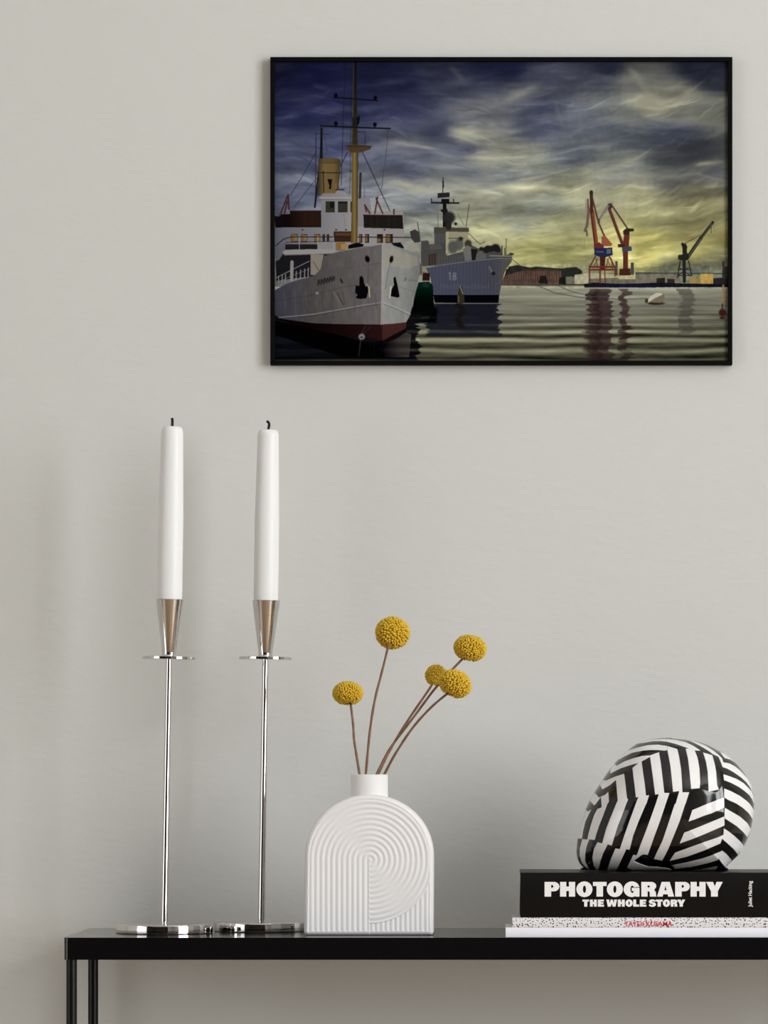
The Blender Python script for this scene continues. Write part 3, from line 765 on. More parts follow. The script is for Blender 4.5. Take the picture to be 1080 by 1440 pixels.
    line(c4((660, 770), (628, 830), (620, 920)), .9, (88, 80, 80), .8); line(c4((700, 770), (640, 830)), .7, (80, 72, 72), .7); dot(*c4((633, 845))[0], 4.4, 4.2, (150, 144, 140)); dot(*c4((633, 848))[0], 1.8, 1.6, (70, 64, 64)); line(c4((625, 880), (612, 980)), 1.6, (66, 62, 64), .7); line(c4((722, 860), (716, 985)), 1.2, (36, 32, 34), .8)
    poly(c4((1030, 335), (1050, 340), (1052, 425), (1032, 420)), (140, 128, 104)); rect(*c4((1036, 345))[0], *c4((1046, 415))[0], (90, 82, 76))
    # mast in front
    mc = lambda X, Y: np.stack([np.interp(X, [495, 499, 504], [118, 160, 84]), np.interp(X, [495, 499, 504], [88, 122, 62]), np.interp(X, [495, 499, 504], [30, 42, 26])], -1)
    poly(c1((405, 52), (418, 52), (421, 300), (424, 430), (396, 430), (401, 300)), lambda X, Y: np.stack([np.interp(Y, [86, 130, 170, 205], [34, 50, 60, 70]), np.interp(Y, [86, 130, 170, 205], [32, 44, 50, 58]), np.interp(Y, [86, 130, 170, 205], [36, 32, 32, 34])], -1))
    line(c1((406, 56), (402, 300), (398, 430)), 1.0, (104, 88, 52), .7)
    poly(c1((398, 450), (426, 450), (424, 720), (422, 860), (392, 860), (397, 700)), mc)
    poly(c1((376, 428), (400, 420), (484, 428), (480, 442), (440, 456), (392, 458), (376, 442)), (96, 72, 36)); line(c1((376, 428), (484, 430)), 1.3, (62, 48, 32))
    line(c1((318, 212), (412, 218), (512, 226)), 1.9, (34, 33, 40)); line(c1((258, 338), (412, 345), (568, 350)), 2.1, (36, 35, 40))
    for u, v in [(326, 203), (502, 214), (326, 328), (500, 333)]:
        dot(*c1((u, v))[0], 2.6, 3.2, (26, 25, 32))
    poly(c1((418, 300), (434, 292), (430, 330), (420, 336)), (30, 28, 32)); rect(*c1((398, 300))[0], *c1((424, 340))[0], (40, 36, 32), .7); line(c1((388, 540), (398, 540)), 1, RG)
    # printed look: slight grain, darker corners of the photograph itself
    lum = img @ np.array((.3, .59, .11), np.float32)
    img = lum[..., None] + (img - lum[..., None]) * 0.86
    vg = 1 - 0.28 * np.clip(((px - 705) / 330) ** 2 * .55 + ((py - 296) / 215) ** 2 * .6 - .45, 0, 1)
    img *= vg[..., None]
    img = (img - 92) * 1.10 + 90
    out = np.clip(img, 3, 255)
    out = out.reshape(H // 2 * 2 // 2, 2, W // 2, 2, 3).mean((1, 3)) if H % 2 == 0 else out[:H - 1].reshape((H - 1) // 2, 2, W // 2, 2, 3).mean((1, 3))
    return out / 255.0                                        # sRGB values, row 0 at the top
# ---------------------------------------------------------------- console table
TX0, TX1, TD = (89.5 - PX) / F * D, 0.46, 0.22
TTH = size(31.2, 0)
table = thing('console_table', 'narrow black metal console table standing against the wall under everything', 'table', (0, 0, 0))
bm = bmesh.new()
pts = []
rc = 0.0045
for (cx, cy, a0) in [(TX0 + rc, rc, PI), (TX1 - rc, rc, 1.5 * PI), (TX1 - rc, TD - rc, 0), (TX0 + rc, TD - rc, .5 * PI)]:
    for k in range(7):
        a = a0 + k / 6 * PI / 2
        pts.append((cx + rc * math.cos(a), cy + rc * math.sin(a)))
bot = [bm.verts.new((x, y, TOP_Z - TTH)) for x, y in pts]
top = [bm.verts.new((x, y, TOP_Z)) for x, y in pts]
n = len(pts)
for k in range(n):
    bm.faces.new((bot[k], bot[(k + 1) % n], top[(k + 1) % n], top[k]))
ft = bm.faces.new(top); bm.faces.new(list(reversed(bot)))
bmesh.ops.bevel(bm, geom=list(ft.edges), offset=0.0009, segments=2, affect='EDGES')
from_bm('tabletop', bm, M_black_metal, table, 35)
LR = size(7.6, 0) 
for x, y in [((99.6 - PX) / F * D, 0.0062), (TX1 - .012, 0.0062), (at(131, 0, TD - .0075).x, TD - .0075), (TX1 - .012, TD - .0075)]:
    bm = bmesh.new()
    lathe(bm, [(LR * 1.02, 0), (LR * 1.02, .006), (LR, .007), (LR, .012), (LR, TOP_Z - TTH + .001)], 32, x, y)
    from_bm('leg', bm, M_black_leg, table, 40)

# ---------------------------------------------------------------- candlesticks and candles
def candlestick(label, cx, bot_py, ybase, r_px, lean_px, plate, cup_b, cup_t, y_c):
    """All pixel readings are turned into real sizes at the stick's own distance."""
    s = (D + y_c) / F
    base = Vector(((cx - PX) * s, y_c, TOP_Z))
    t = thing('candlestick', label, 'candlestick', base, 'tall polished metal candlesticks')
    R = r_px * s
    bh = 13.2 * s
    bm = bmesh.new()
    lathe(bm, [(R - .0012, 0), (R - .0002, .0004), (R, .0012), (R, bh - .001), (R - .0003, bh - .0003), (R - .001, bh), (R * .5, bh + .0002), (.005, bh + .0005)], 160)
    from_bm('base', bm, M_chrome, t, 50)
    z_of = lambda py: ZC - (py - PY) * s - TOP_Z
    zp, zcb, zct = z_of(plate), z_of(cup_b), z_of(cup_t)
    ang = math.atan2(lean_px * s, zct - bh)
    up = Matrix.Rotation(ang, 4, 'Y')
    bm = bmesh.new()
    rr = 4.9 * s
    lathe(bm, [(rr * .8, bh - .0004), (rr * .8, bh + .0016), (rr, bh + .0018), (rr, bh + .004), (rr * .94, zp * .5), (rr * .865, zp - .004), (rr * .86, zp - .001), (rr * .9, zp)], 48)
    bm.transform(Matrix.Translation((0, 0, bh)) @ up @ Matrix.Translation((0, 0, -bh)))
    from_bm('stem', bm, M_chrome, t, 50)
    bm = bmesh.new()
    pr, ph = 37.2 * s, 3.9 * s
    lathe(bm, [(.003, zp - ph / 2), (pr - .0003, zp - ph / 2), (pr, zp - ph / 2 + .0003), (pr, zp + ph / 2 - .0003), (pr - .0003, zp + ph / 2), (.003, zp + ph / 2)], 128)
    bm.transform(Matrix.Translation((0, 0, bh)) @ up @ Matrix.Translation((0, 0, -bh)))
    from_bm('drip_plate', bm, M_chrome, t, 40)
    bm = bmesh.new()
    r0, r1 = 9.6 * s, 19.7 * s
    lathe(bm, [(r0 * 1.12, zp + ph / 2 - .0002), (r0 * 1.05, zcb - .0004), (r0, zcb + .001), (r0 + (r1 - r0) * .03, zcb + .001 + (zct - zcb) * .03), (r0 + (r1 - r0) * .97, zcb + .0007 + (zct - zcb) * .97), (r1, zct - .0003), (r1 - .0002, zct), (r1 - .0009, zct), (r1 - .0012, zct - .002), (r0 * .55, zcb + .012)], 128)
    bm.transform(Matrix.Translation((0, 0, bh)) @ up @ Matrix.Translation((0, 0, -bh)))
    from_bm('candle_cup', bm, M_chrome, t, 40)
    return t, s, base, bh, ang, zct, r1


def candle(label, st, top_px, wb_px, wt_px, wick):
    t, s, base, bh, ang, zct, r1 = st
    z_of = lambda py: ZC - (py - PY) * s - TOP_Z
    rb, rt = wb_px * s / 2, wt_px * s / 2
    z0 = zct - .009
    zt = z_of(top_px)
    c = thing('candle', label, 'candle', base, 'white dinner candles')
    bm = bmesh.new()
    n = 64
    lathe(bm, [(rb * .80, z0), (rb * .97, zct + .0005), (rb, zct + .008), (rb * .985, z0 + (zt - z0) * .5), (rt * 1.02, zt - .008), (rt, zt - .004), (rt * .9, zt - .0008), (rt * .72, zt), (rt * .45, zt - .0004), (.0016, zt - .0002)], n)
    tr = Matrix.Translation((0, 0, bh)) @ Matrix.Rotation(ang * .92, 4, 'Y') @ Matrix.Translation((0, 0, -bh))
    bm.transform(tr)
    from_bm('wax', bm, M_wax, c, 60)
    bm = bmesh.new()
    p0 = Vector((0, 0, zt - .003))
    pts = [p0] + [Vector((dx * s, 0, zt + dz * s)) for dx, dz in wick]
    tube(bm, spline(pts, 8), [.0012] * (8 * (len(pts) - 1)) + [.0006], 10)
    bm.transform(tr)
    from_bm('wick', bm, M_wick, c, 60)
    return c


s1 = candlestick('polished metal candlestick nearest the left end of the table', 231, 1313, .0, 68.2, 8.0, 925.5, 921, 843, .105)
s2 = candlestick('polished metal candlestick right beside the white vase', 367.5, 1311, .0, 66.8, 6.9, 926, 921.5, 844.5, .150)
candle('white candle with a straight wick in the candlestick nearest the left table end', s1, 600, 35.8, 30.5, [(0, 4), (0, 8), (-.6, 12.5)])
candle('white candle with a curled wick in the candlestick beside the vase', s2, 604.5, 35.0, 29.5, [(0.5, 3), (1.2, 7), (.2, 10.5), (-2.6, 12.5)])

# ---------------------------------------------------------------- ribbed arch vase
YV = 0.05
VT = 0.045
sv = (D + YV) / F
vx, vz0 = (518.3 - PX) * sv, TOP_Z
vase = thing('vase', 'white ribbed arch shaped ceramic vase holding yellow flowers', 'vase', (vx, YV + VT / 2, TOP_Z))


def star_outline(pts, c, N, n_dense=4000):
    """Closed outline -> N radial samples (angle, radius) around c, spaced evenly along the outline."""
    P = np.array(pts + [pts[0]], float)
    seg = np.hypot(*(P[1:] - P[:-1]).T)
    L = np.concatenate([[0], np.cumsum(seg)])
    t = np.linspace(0, L[-1], N, endpoint=False)
    x = np.interp(t, L, P[:, 0]); y = np.interp(t, L, P[:, 1])
    return np.stack([x - c[0], y - c[1]], -1)


W2, HB = 91.2 * sv, 198.0 * sv
spr = HB - 87.5 * sv
ol = []
rc = .0032
for k in range(9):
    a = -PI / 2 + k / 8 * PI / 2
    ol.append((W2 - rc + rc * math.cos(a), rc + rc * math.sin(a)))
for k in range(97):
    a = k / 96 * PI
    ol.append((W2 * math.cos(a) * (1 - .014 * (1 if a > PI / 2 else 0) * abs(math.cos(a))), spr + (HB - spr) * math.sin(a)))
for k in range(9):
    a = PI + k / 8 * PI / 2
    ol.append((-W2 + rc + rc * math.cos(a), rc + rc * math.sin(a)))
C0 = np.array((0.0, spr * .8))
O = star_outline(ol, C0, 900)
rho = np.concatenate([np.linspace(0.002, .90, 130), np.linspace(.905, 1, 22)])
front = C0 + rho[:, None, None] * O[None]
X, Z = front[..., 0], front[..., 1]
# distance to the edge, measured inwards
T = np.roll(O, -1, 0) - np.roll(O, 1, 0); T /= np.linalg.norm(T, axis=1)[:, None]
proj = np.abs(O[:, 0] * T[:, 1] - O[:, 1] * T[:, 0])
edge = (1 - rho)[:, None] * proj[None]
rf = .0045
e = np.minimum(edge, rf)
round_ = rf - np.sqrt(np.maximum(rf * rf - (rf - e) ** 2, 0))
ccx, ccz = (1.7) * sv, spr - 4.5 * sv         # centre of the coil
r = np.hypot(X - ccx, Z - ccz)
pitch = 7.45 * sv
RM = 89 * sv
wave_c = 0.5 + 0.5 * np.cos(2 * PI * (r / pitch))
wave_v = 0.5 + 0.5 * np.cos(2 * PI * ((X - ccx) / pitch))
left_low = (X < ccx - .5 * sv) & (Z < ccz)
outside = (r > RM) & (Z < ccz)
wv = np.where(left_low, wave_v, wave_c)
wv = np.where(outside & ~left_low, 0.5 + 0.5 * np.cos(2 * PI * ((X - ccx) / (pitch * .93) + .5)), wv)
fade = np.clip((edge - 5.5 * sv) / (1.5 * sv), 0, 1)
relief = 0.00058 * (1 - wv ** 0.8) * fade
step = np.where(outside & ~left_low, 0.0006, 0.0)
Yf = -VT / 2 + round_ + relief + step
Pf = np.stack([X, Yf, Z], -1)
Pb = np.stack([X, VT / 2 - round_, Z], -1)[::-1]
Pall = np.concatenate([Pf, Pb], 0)
me = grid_mesh('body', Pall, closed_u=True)
body = link('body', me, M_ceramic, vase)
bmx = bmesh.new(); bmx.from_mesh(me)
bmesh.ops.holes_fill(bmx, edges=[e_ for e_ in bmx.edges if e_.is_boundary])
bmesh.ops.recalc_face_normals(bmx, faces=bmx.faces)
bmx.to_mesh(me); bmx.free()
bm = bmesh.new()
nr = 26.3 * sv
nz = (1315 - 1088.6) * sv
lathe(bm, [(nr, HB - .004), (nr, nz - .0012), (nr - .0004, nz - .0003), (nr - .0012, nz), (nr - .0022, nz - .0004), (nr - .0026, nz - .0015), (nr - .0028, HB + .002), (nr - .004, HB - .0035)], 96)
from_bm('neck', bm, M_ceramic, vase, 60)
# dark hollow of the neck is real depth: an inner floor well below the lip

# ---------------------------------------------------------------- craspedia in the vase
def fib(n):
    g = PI * (3 - math.sqrt(5))
    for i in range(n):
        y = 1 - 2 * (i + .5) / n
        r_ = math.sqrt(1 - y * y)
        yield Vector((r_ * math.cos(g * i), y, r_ * math.sin(g * i)))


def craspedia(label, c_px, w, h, tilt, stem_px, yh, ys, view_tilt, fwd=0.0):
    yb = YV + VT / 2
    base = at(stem_px[0][0], 1086, ys)
    t = thing('billy_button_flower', label, 'flower', base, 'dried yellow billy button flowers in the vase')
    n = len(stem_px)
    pts = []
    for i, (x, y_) in enumerate(stem_px):
        f = i / (n - 1)
        pts.append(at(x, y_, ys + (yh - fwd - ys) * f) - base)
    d0 = (pts[1] - pts[0]).normalized()
    zb = TOP_Z + HB - .0015 - base.z
    L = (pts[0].z - zb) / max(.3, d0.z)
    p_in = pts[0] - d0 * L
    p_in.x = max(min(p_in.x, (vx - base.x) + nr * .7), (vx - base.x) - nr * .7)
    p_in.y = (ys - base.y)
    pts = [p_in] + pts
    sp = spline(pts, 10)
    bm = bmesh.new()
    rs = 1.85 * sv
    tube(bm, sp, [rs * (1.0 - .12 * math.sin(k * .9) * .5 - .12 * k / len(sp)) for k in range(len(sp))], 10)
    from_bm('stem', bm, M_stem, t, 180)
    s = (D + yh) / F
    c = at(c_px[0], c_px[1], yh) - base
    rx, rz = w * s / 2 - .0006, h * s / 2 - .0006
    rot = Matrix.Rotation(math.radians(tilt), 4, 'Y') @ Matrix.Rotation(math.radians(view_tilt), 4, 'X')
    bm = bmesh.new()
    r_ = bmesh.ops.create_icosphere(bm, subdivisions=4, radius=1)
    NB = 430
    for v in r_['verts']:
        v.co = Vector((v.co.x * (rx - .0014), v.co.y * (rx - .0014), v.co.z * (rz - .0014)))
    rng = random.Random(int(c_px[0]))
    for q_ in fib(NB):
        q_ = (q_ + Vector((rng.uniform(-1, 1), rng.uniform(-1, 1), rng.uniform(-1, 1))) * .045).normalized()
        a = math.sqrt(4 * PI / NB) * rx * .56
        p = Vector((q_.x * (rx - .0006), q_.y * (rx - .0006), q_.z * (rz - .0006)))
        nrm = Vector((q_.x / rx, q_.y / rx, q_.z / rz)).normalized()
        if q_.z < -.93:
            continue
        k = bmesh.ops.create_icosphere(bm, subdivisions=1, radius=a * rng.uniform(.82, 1.05))
        off = nrm * (rng.uniform(.0, .0005))
        for v in k['verts']:
            v.co = p + off + v.co + nrm * (v.co.dot(nrm) * .5)
    bm.transform(Matrix.Translation(c) @ rot)
    from_bm('flower_head', bm, M_floret, t, 180)
    return t


craspedia('shortest yellow billy button flower, furthest left in the vase', (489, 975), 42.5, 32.5, 0, [(505.5, 1088), (501, 1060), (498, 1040), (496.5, 1018), (493, 988)], .068, .070, -8)
craspedia('tallest yellow billy button flower, standing nearly upright', (552, 890), 47.5, 44, 8, [(514.5, 1088), (520, 1030), (527, 985), (537, 945), (547.5, 903)], .070, .069, 28, .0125)
craspedia('yellow billy button flower reaching highest on the right side', (661, 911.5), 45.5, 36, 12, [(530, 1088), (549, 1052), (582, 1008), (616, 963), (651, 926)], .066, .066, -4)
craspedia('yellow billy button flower partly hidden behind its right neighbour', (613, 950), 31, 31, 20, [(532, 1088), (551, 1050), (577, 1008), (603, 970), (610, 958)], .090, .081, 0)
craspedia('yellow billy button flower low on the right, overlapping a smaller one', (640, 961.5), 46.5, 37, 25, [(541, 1088), (556, 1060), (580, 1024), (606, 995), (632, 973)], .040, .0735, -6)

# ---------------------------------------------------------------- books
YB = 0.006
BD = 0.125


def book(name_label, x0, x1, ptop, pbot, m_cover, spine_round, depth, board=.0016, hard=True):
    s = (D + YB) / F
    a = at(x0, pbot, YB); b = at(x1, ptop, YB)
    H_, L_ = b.z - a.z, b.x - a.x
    t = thing('book', name_label, 'book', (a.x, YB, a.z), 'books stacked at the right end of the table')
    # cover: two boards and a spine as one wrapped sheet (profile in y/z, swept along x)
    bm = bmesh.new()
    outer, inner = [], []
    k = spine_round
    N = 14
    prof = [(depth, H_), (k * 2.2, H_), (k * 1.2, H_ - .0001)]
    for i in range(N + 1):
        f = i / N
        ang = PI * f
        prof.append((k * (1 - math.sin(ang)) * .9, H_ / 2 + (H_ / 2 - .0002) * (math.cos(ang) if False else (1 - 2 * f))))
    prof += [(k * 1.2, .0001), (k * 2.2, 0), (depth, 0)]
    th = board
    inn = [(depth, H_ - th), (k * 1.2 + th, H_ - th), (th + k * .5, H_ * .7), (th + k * .5, H_ * .3), (k * 1.2 + th, th), (depth, th)]
    loop = prof + inn[::-1]
    for xx_ in (0, L_):
        pass
    va = [bm.verts.new((0, y_, z_)) for y_, z_ in loop]
    vb = [bm.verts.new((L_, y_, z_)) for y_, z_ in loop]
    n_ = len(loop)
    for i in range(n_):
        bm.faces.new((va[i], va[(i + 1) % n_], vb[(i + 1) % n_], vb[i]))
    fa = bm.faces.new(va); fb = bm.faces.new(vb)
    bmesh.ops.triangulate(bm, faces=[fa, fb])
    from_bm('cover', bm, m_cover, t, 30)
    bm = bmesh.new()
    box(bm, (.003 if hard else .0003, th + k * .5 + .0008, th), (L_ - (.003 if hard else .0003), depth - (.003 if hard else .0002), H_ - th))
    from_bm('page_block', bm, M_pages, t)
    return t, a, H_, L_, s


b1, a1, h1, l1, sb = book('thin plain white book at the bottom of the stack', 711, 1168, 1304.6, 1318.4, M_book_white, .0004, .085, .0012, False)
b1.location.z = TOP_Z
# dotted cover: seeded specks of ink on white, part of the cover's own material
M_dots = bpy.data.materials.new('dotted_cover')
M_dots.use_nodes = True
nt = M_dots.node_tree
bs = nt.nodes['Principled BSDF']
bs.inputs['Roughness'].default_value = .5
tc = nt.nodes.new('ShaderNodeTexCoord')
vo = nt.nodes.new('ShaderNodeTexVoronoi'); vo.voronoi_dimensions = '2D'; vo.inputs['Scale'].default_value = 400; vo.inputs['Randomness'].default_value = .8
sx_ = nt.nodes.new('ShaderNodeSeparateXYZ'); cx_ = nt.nodes.new('ShaderNodeCombineXYZ'); ad_ = nt.nodes.new('ShaderNodeMath'); ad_.operation = 'ADD'
nt.links.new(tc.outputs['Object'], sx_.inputs[0]); nt.links.new(sx_.outputs['Y'], ad_.inputs[0]); nt.links.new(sx_.outputs['Z'], ad_.inputs[1])
nt.links.new(sx_.outputs['X'], cx_.inputs['X']); nt.links.new(ad_.outputs[0], cx_.inputs['Y']); nt.links.new(cx_.outputs[0], vo.inputs['Vector'])
nz_ = nt.nodes.new('ShaderNodeTexNoise'); nz_.inputs['Scale'].default_value = 240
nt.links.new(tc.outputs['Object'], nz_.inputs['Vector'])
ma = nt.nodes.new('ShaderNodeMath'); ma.operation = 'MULTIPLY_ADD'; ma.inputs[1].default_value = .52; ma.inputs[2].default_value = -.05
nt.links.new(nz_.outputs['Fac'], ma.inputs[0])
lt = nt.nodes.new('ShaderNodeMath'); lt.operation = 'LESS_THAN'
nt.links.new(vo.outputs['Distance'], lt.inputs[0]); nt.links.new(ma.outputs[0], lt.inputs[1])
mx = nt.nodes.new('ShaderNodeMix'); mx.data_type = 'RGBA'
mx.inputs[6].default_value = (.74, .72, .73, 1); mx.inputs[7].default_value = (.02, .02, .025, 1)
nt.links.new(lt.outputs[0], mx.inputs[0]); nt.links.new(mx.outputs[2], bs.inputs['Base Color'])
b2, a2, h2, l2, _ = book('thin white book with black dots and a red title, middle of the stack', 720.5, 1160, 1290.6, 1304.6, M_dots, .0004, .085, .0012, False)
b3, a3, h3, l3, _ = book('thick black photography book on top of the stack', 731.8, 1126, 1227.2, 1290.6, M_book_black, .0025, BD, .0025)
b2.location.z = TOP_Z + h1 + .0
h1 = b1.location.z + h1 - TOP_Z
b2.location.z = TOP_Z + h1
b3.location.z = TOP_Z + h1 + h2

# lettering: heavy grotesque drawn as outlines, unit = cap height
def arc(cx, cy, rx, ry, a0, a1, n=14):
    return [(cx + rx * math.cos(math.radians(a0 + (a1 - a0) * i / n)), cy + ry * math.sin(math.radians(a0 + (a1 - a0) * i / n))) for i in range(n + 1)]


def g_P():
    o_ = [(0, 0), (.45, 0), (.45, .36)] + [(.62, .36)] + arc(.64, .68, .37, .32, -90, 90) + [(0, 1)]
    return [o_, [(.45, .60), (.45, .79)] + arc(.52, .695, .085, .095, 90, -90)], 1.0


def g_H():
    return [[(0, 0), (.42, 0), (.42, .38), (.60, .38), (.60, 0), (1.02, 0), (1.02, 1), (.60, 1), (.60, .68), (.42, .68), (.42, 1), (0, 1)]], 1.02


def g_O():
    return [arc(.54, .5, .54, .53, 0, 360, 40)[:-1], arc(.54, .5, .105, .25, 0, 360, 24)[:-1]], 1.08


def g_T():
    return [[(.24, 0), (.68, 0), (.68, .72), (.92, .72), (.92, 1), (0, 1), (0, .72), (.24, .72)]], .92


def g_G():
    o_ = arc(.55, .5, .55, .53, 42, 285, 34) + [(.72, .05), (.80, 0), (1.06, 0), (1.06, .60), (.54, .60), (.54, .38), (.66, .38), (.66, .27)] + arc(.58, .50, .13, .25, -60, -300, 20) + [(.68, .64), (1.06, .66)]
    return [o_], 1.06


def g_R():
    o_ = [(0, 0), (.42, 0), (.42, .36), (.50, .36), (.56, .30), (.57, 0), (1.0, 0), (.97, .30), (.86, .46)] + arc(.66, .72, .34, .28, -50, 90, 14) + [(0, 1)]
    return [o_, [(.42, .62), (.42, .76), (.52, .76), (.57, .72), (.57, .66), (.52, .62)]], 1.0


def g_A():
    return [[(0, 0), (.38, 0), (.42, .16), (.72, .16), (.76, 0), (1.16, 0), (.86, 1), (.32, 1)], [(.50, .43), (.575, .74), (.65, .43)]], 1.16


def g_Y():
    return [[(.30, 0), (.74, 0), (.74, .36), (1.06, 1), (.66, 1), (.545, .70), (.43, 1), (-.02, 1), (.30, .36)]], 1.04


def g_E():
    return [[(0, 0), (.86, 0), (.86, .27), (.42, .27), (.42, .39), (.78, .39), (.78, .63), (.42, .63), (.42, .74), (.84, .74), (.84, 1), (0, 1)]], .86


def g_W():
    return [[(.22, 0), (.62, 0), (.76, .46), (.90, 0), (1.30, 0), (1.52, 1), (1.12, 1), (1.04, .48), (.90, 1), (.62, 1), (.48, .48), (.40, 1), (0, 1)]], 1.52


def g_L():
    return [[(0, 0), (.84, 0), (.84, .30), (.42, .30), (.42, 1), (0, 1)]], .84


def g_S():
    o_ = [(0, .12)] + arc(.46, .30, .50, .33, 215, 375, 14) + [(.80, .58), (.50, .64), (.40, .70), (.46, .77), (.56, .76), (.86, .70)] + [(.92, .84)] + arc(.47, .71, .46, .32, 35, 200, 14) + [(.14, .46), (.44, .38), (.55, .31), (.46, .23), (.34, .25), (.06, .36)]
    return [o_], .95


GL = dict(P=g_P, H=g_H, O=g_O, T=g_T, G=g_G, R=g_R, A=g_A, Y=g_Y, E=g_E, W=g_W, L=g_L, S=g_S)


def words(text, x_list, hpx, base_px):
    """x_list: left and right edge in pixels of each glyph."""
    out = []
    for ch, (xa, xb) in zip(text, x_list):
        cont, w_ = GL[ch]()
        for c_ in cont:
            out.append([((xa + u / w_ * (xb - xa)), base_px + v * hpx) for u, v in c_])
    return out


def spine_text(name, text, xl, hpx, py_base, parent, m):
    s = (D + YB) / F
    ox = parent.location.x
    polys = words(text, xl, hpx, 0)
    polys = [[((x - PX) * s - ox, y * s) for x, y in p] for p in polys]
    zb = ZC - (py_base - PY) * s - parent.location.z
    return flat_shape(name, polys, .0003, m, parent, (0, .0001, zb))


c1_ = lambda u: 760 + u / 10.8
c2_ = lambda u: 840 + u / 10.8
c3_ = lambda u: 920 + u / 10.8
XL = [(c1_(63), c1_(284)), (c1_(298), c1_(527)), (c1_(546), c1_(790)), (c1_(798), c1_(1004)), (c2_(144), c2_(388)), (c2_(400), c2_(640)), (c2_(668), c2_(895)), (c3_(42), c3_(302)), (c3_(318), c3_(538)), (c3_(552), c3_(780)), (c3_(792), c3_(1036))]
spine_text('title_lettering', 'PHOTOGRAPHY', XL, 20.7, 1234 + 290 / 10.8, b3, M_letter_white)
XS = [(c1_(638), c1_(738)), (c1_(752), c1_(855)), (c1_(872), c1_(966)), (c2_(136), c2_(300)), (c2_(312), c2_(416)), (c2_(428), c2_(537)), (c2_(545), c2_(634)), (c2_(645), c2_(744)), (c2_(782), c2_(890)), (c2_(888), c2_(992)), (c3_(132), c3_(240)), (c3_(250), c3_(352)), (c3_(352), c3_(468))]
spine_text('subtitle_lettering', 'THEWHOLESTORY', XS, 9.9, 1234 + 442 / 10.8, b3, M_letter_white)


def font_text(name, text, width_px, x_left, py_base, parent, m, rot90=False, bold=.0, hpx=None, spacing=1.0):
    s = (D + YB) / F
    cu = bpy.data.curves.new(name, 'FONT')
    cu.body = text
    cu.size = 1
    cu.offset = bold
    cu.space_character = spacing
    cu.extrude = 0.01
    tmp = bpy.data.objects.new('tmp', cu)
    COL.objects.link(tmp)
    dg = bpy.context.evaluated_depsgraph_get()
    me = bpy.data.meshes.new_from_object(tmp.evaluated_get(dg))
    bpy.data.objects.remove(tmp); bpy.data.curves.remove(cu)
    xs = [v.co.x for v in me.vertices]; ys = [v.co.y for v in me.vertices]
    w_ = max(xs) - min(xs); h_ = max(ys) - min(ys)
    kx = width_px * s / w_
    ky = hpx * s / h_ if hpx else kx
    x0 = min(xs); y0_ = min(ys)
    for v in me.vertices:
        u, vv, dz = (v.co.x - x0) * kx, (v.co.y - y0_) * ky, v.co.z * .02
        if rot90:
            u, vv = -vv, u
        v.co = (u, -dz - .0001, vv)
    zb = ZC - (py_base - PY) * s - parent.location.z
    me.transform(Matrix.Translation(((x_left - PX) * s - parent.location.x, .0001, zb)))
    me.materials.clear()
    me.name = name
    return link(name, me, m, parent)


font_text('author_lettering', 'Juliet Hacking', 36.5, 1059, 1275.4, b3, M_letter_white, True, .02, 6.8)
font_text('red_title_lettering', 'YAYOI KUSAMA', 67.5, 878, 1302.6, b2, M_red_ink, False, .012, 7.2)

# ---------------------------------------------------------------- striped ceramic helmet ornament
TILE = {1: (805, 1030), 2: (865, 1030), 3: (925, 1030), 4: (985, 1030), 5: (805, 1130), 6: (865, 1130), 7: (925, 1130), 8: (985, 1130)}


def T_(*seq):
    out = []; cur = None
    for a_ in seq:
        if isinstance(a_, int):
            cur = TILE[a_]
        else:
            out.append((cur[0] + a_[0] / 13.5, cur[1] + a_[1] / 13.5))
    return out


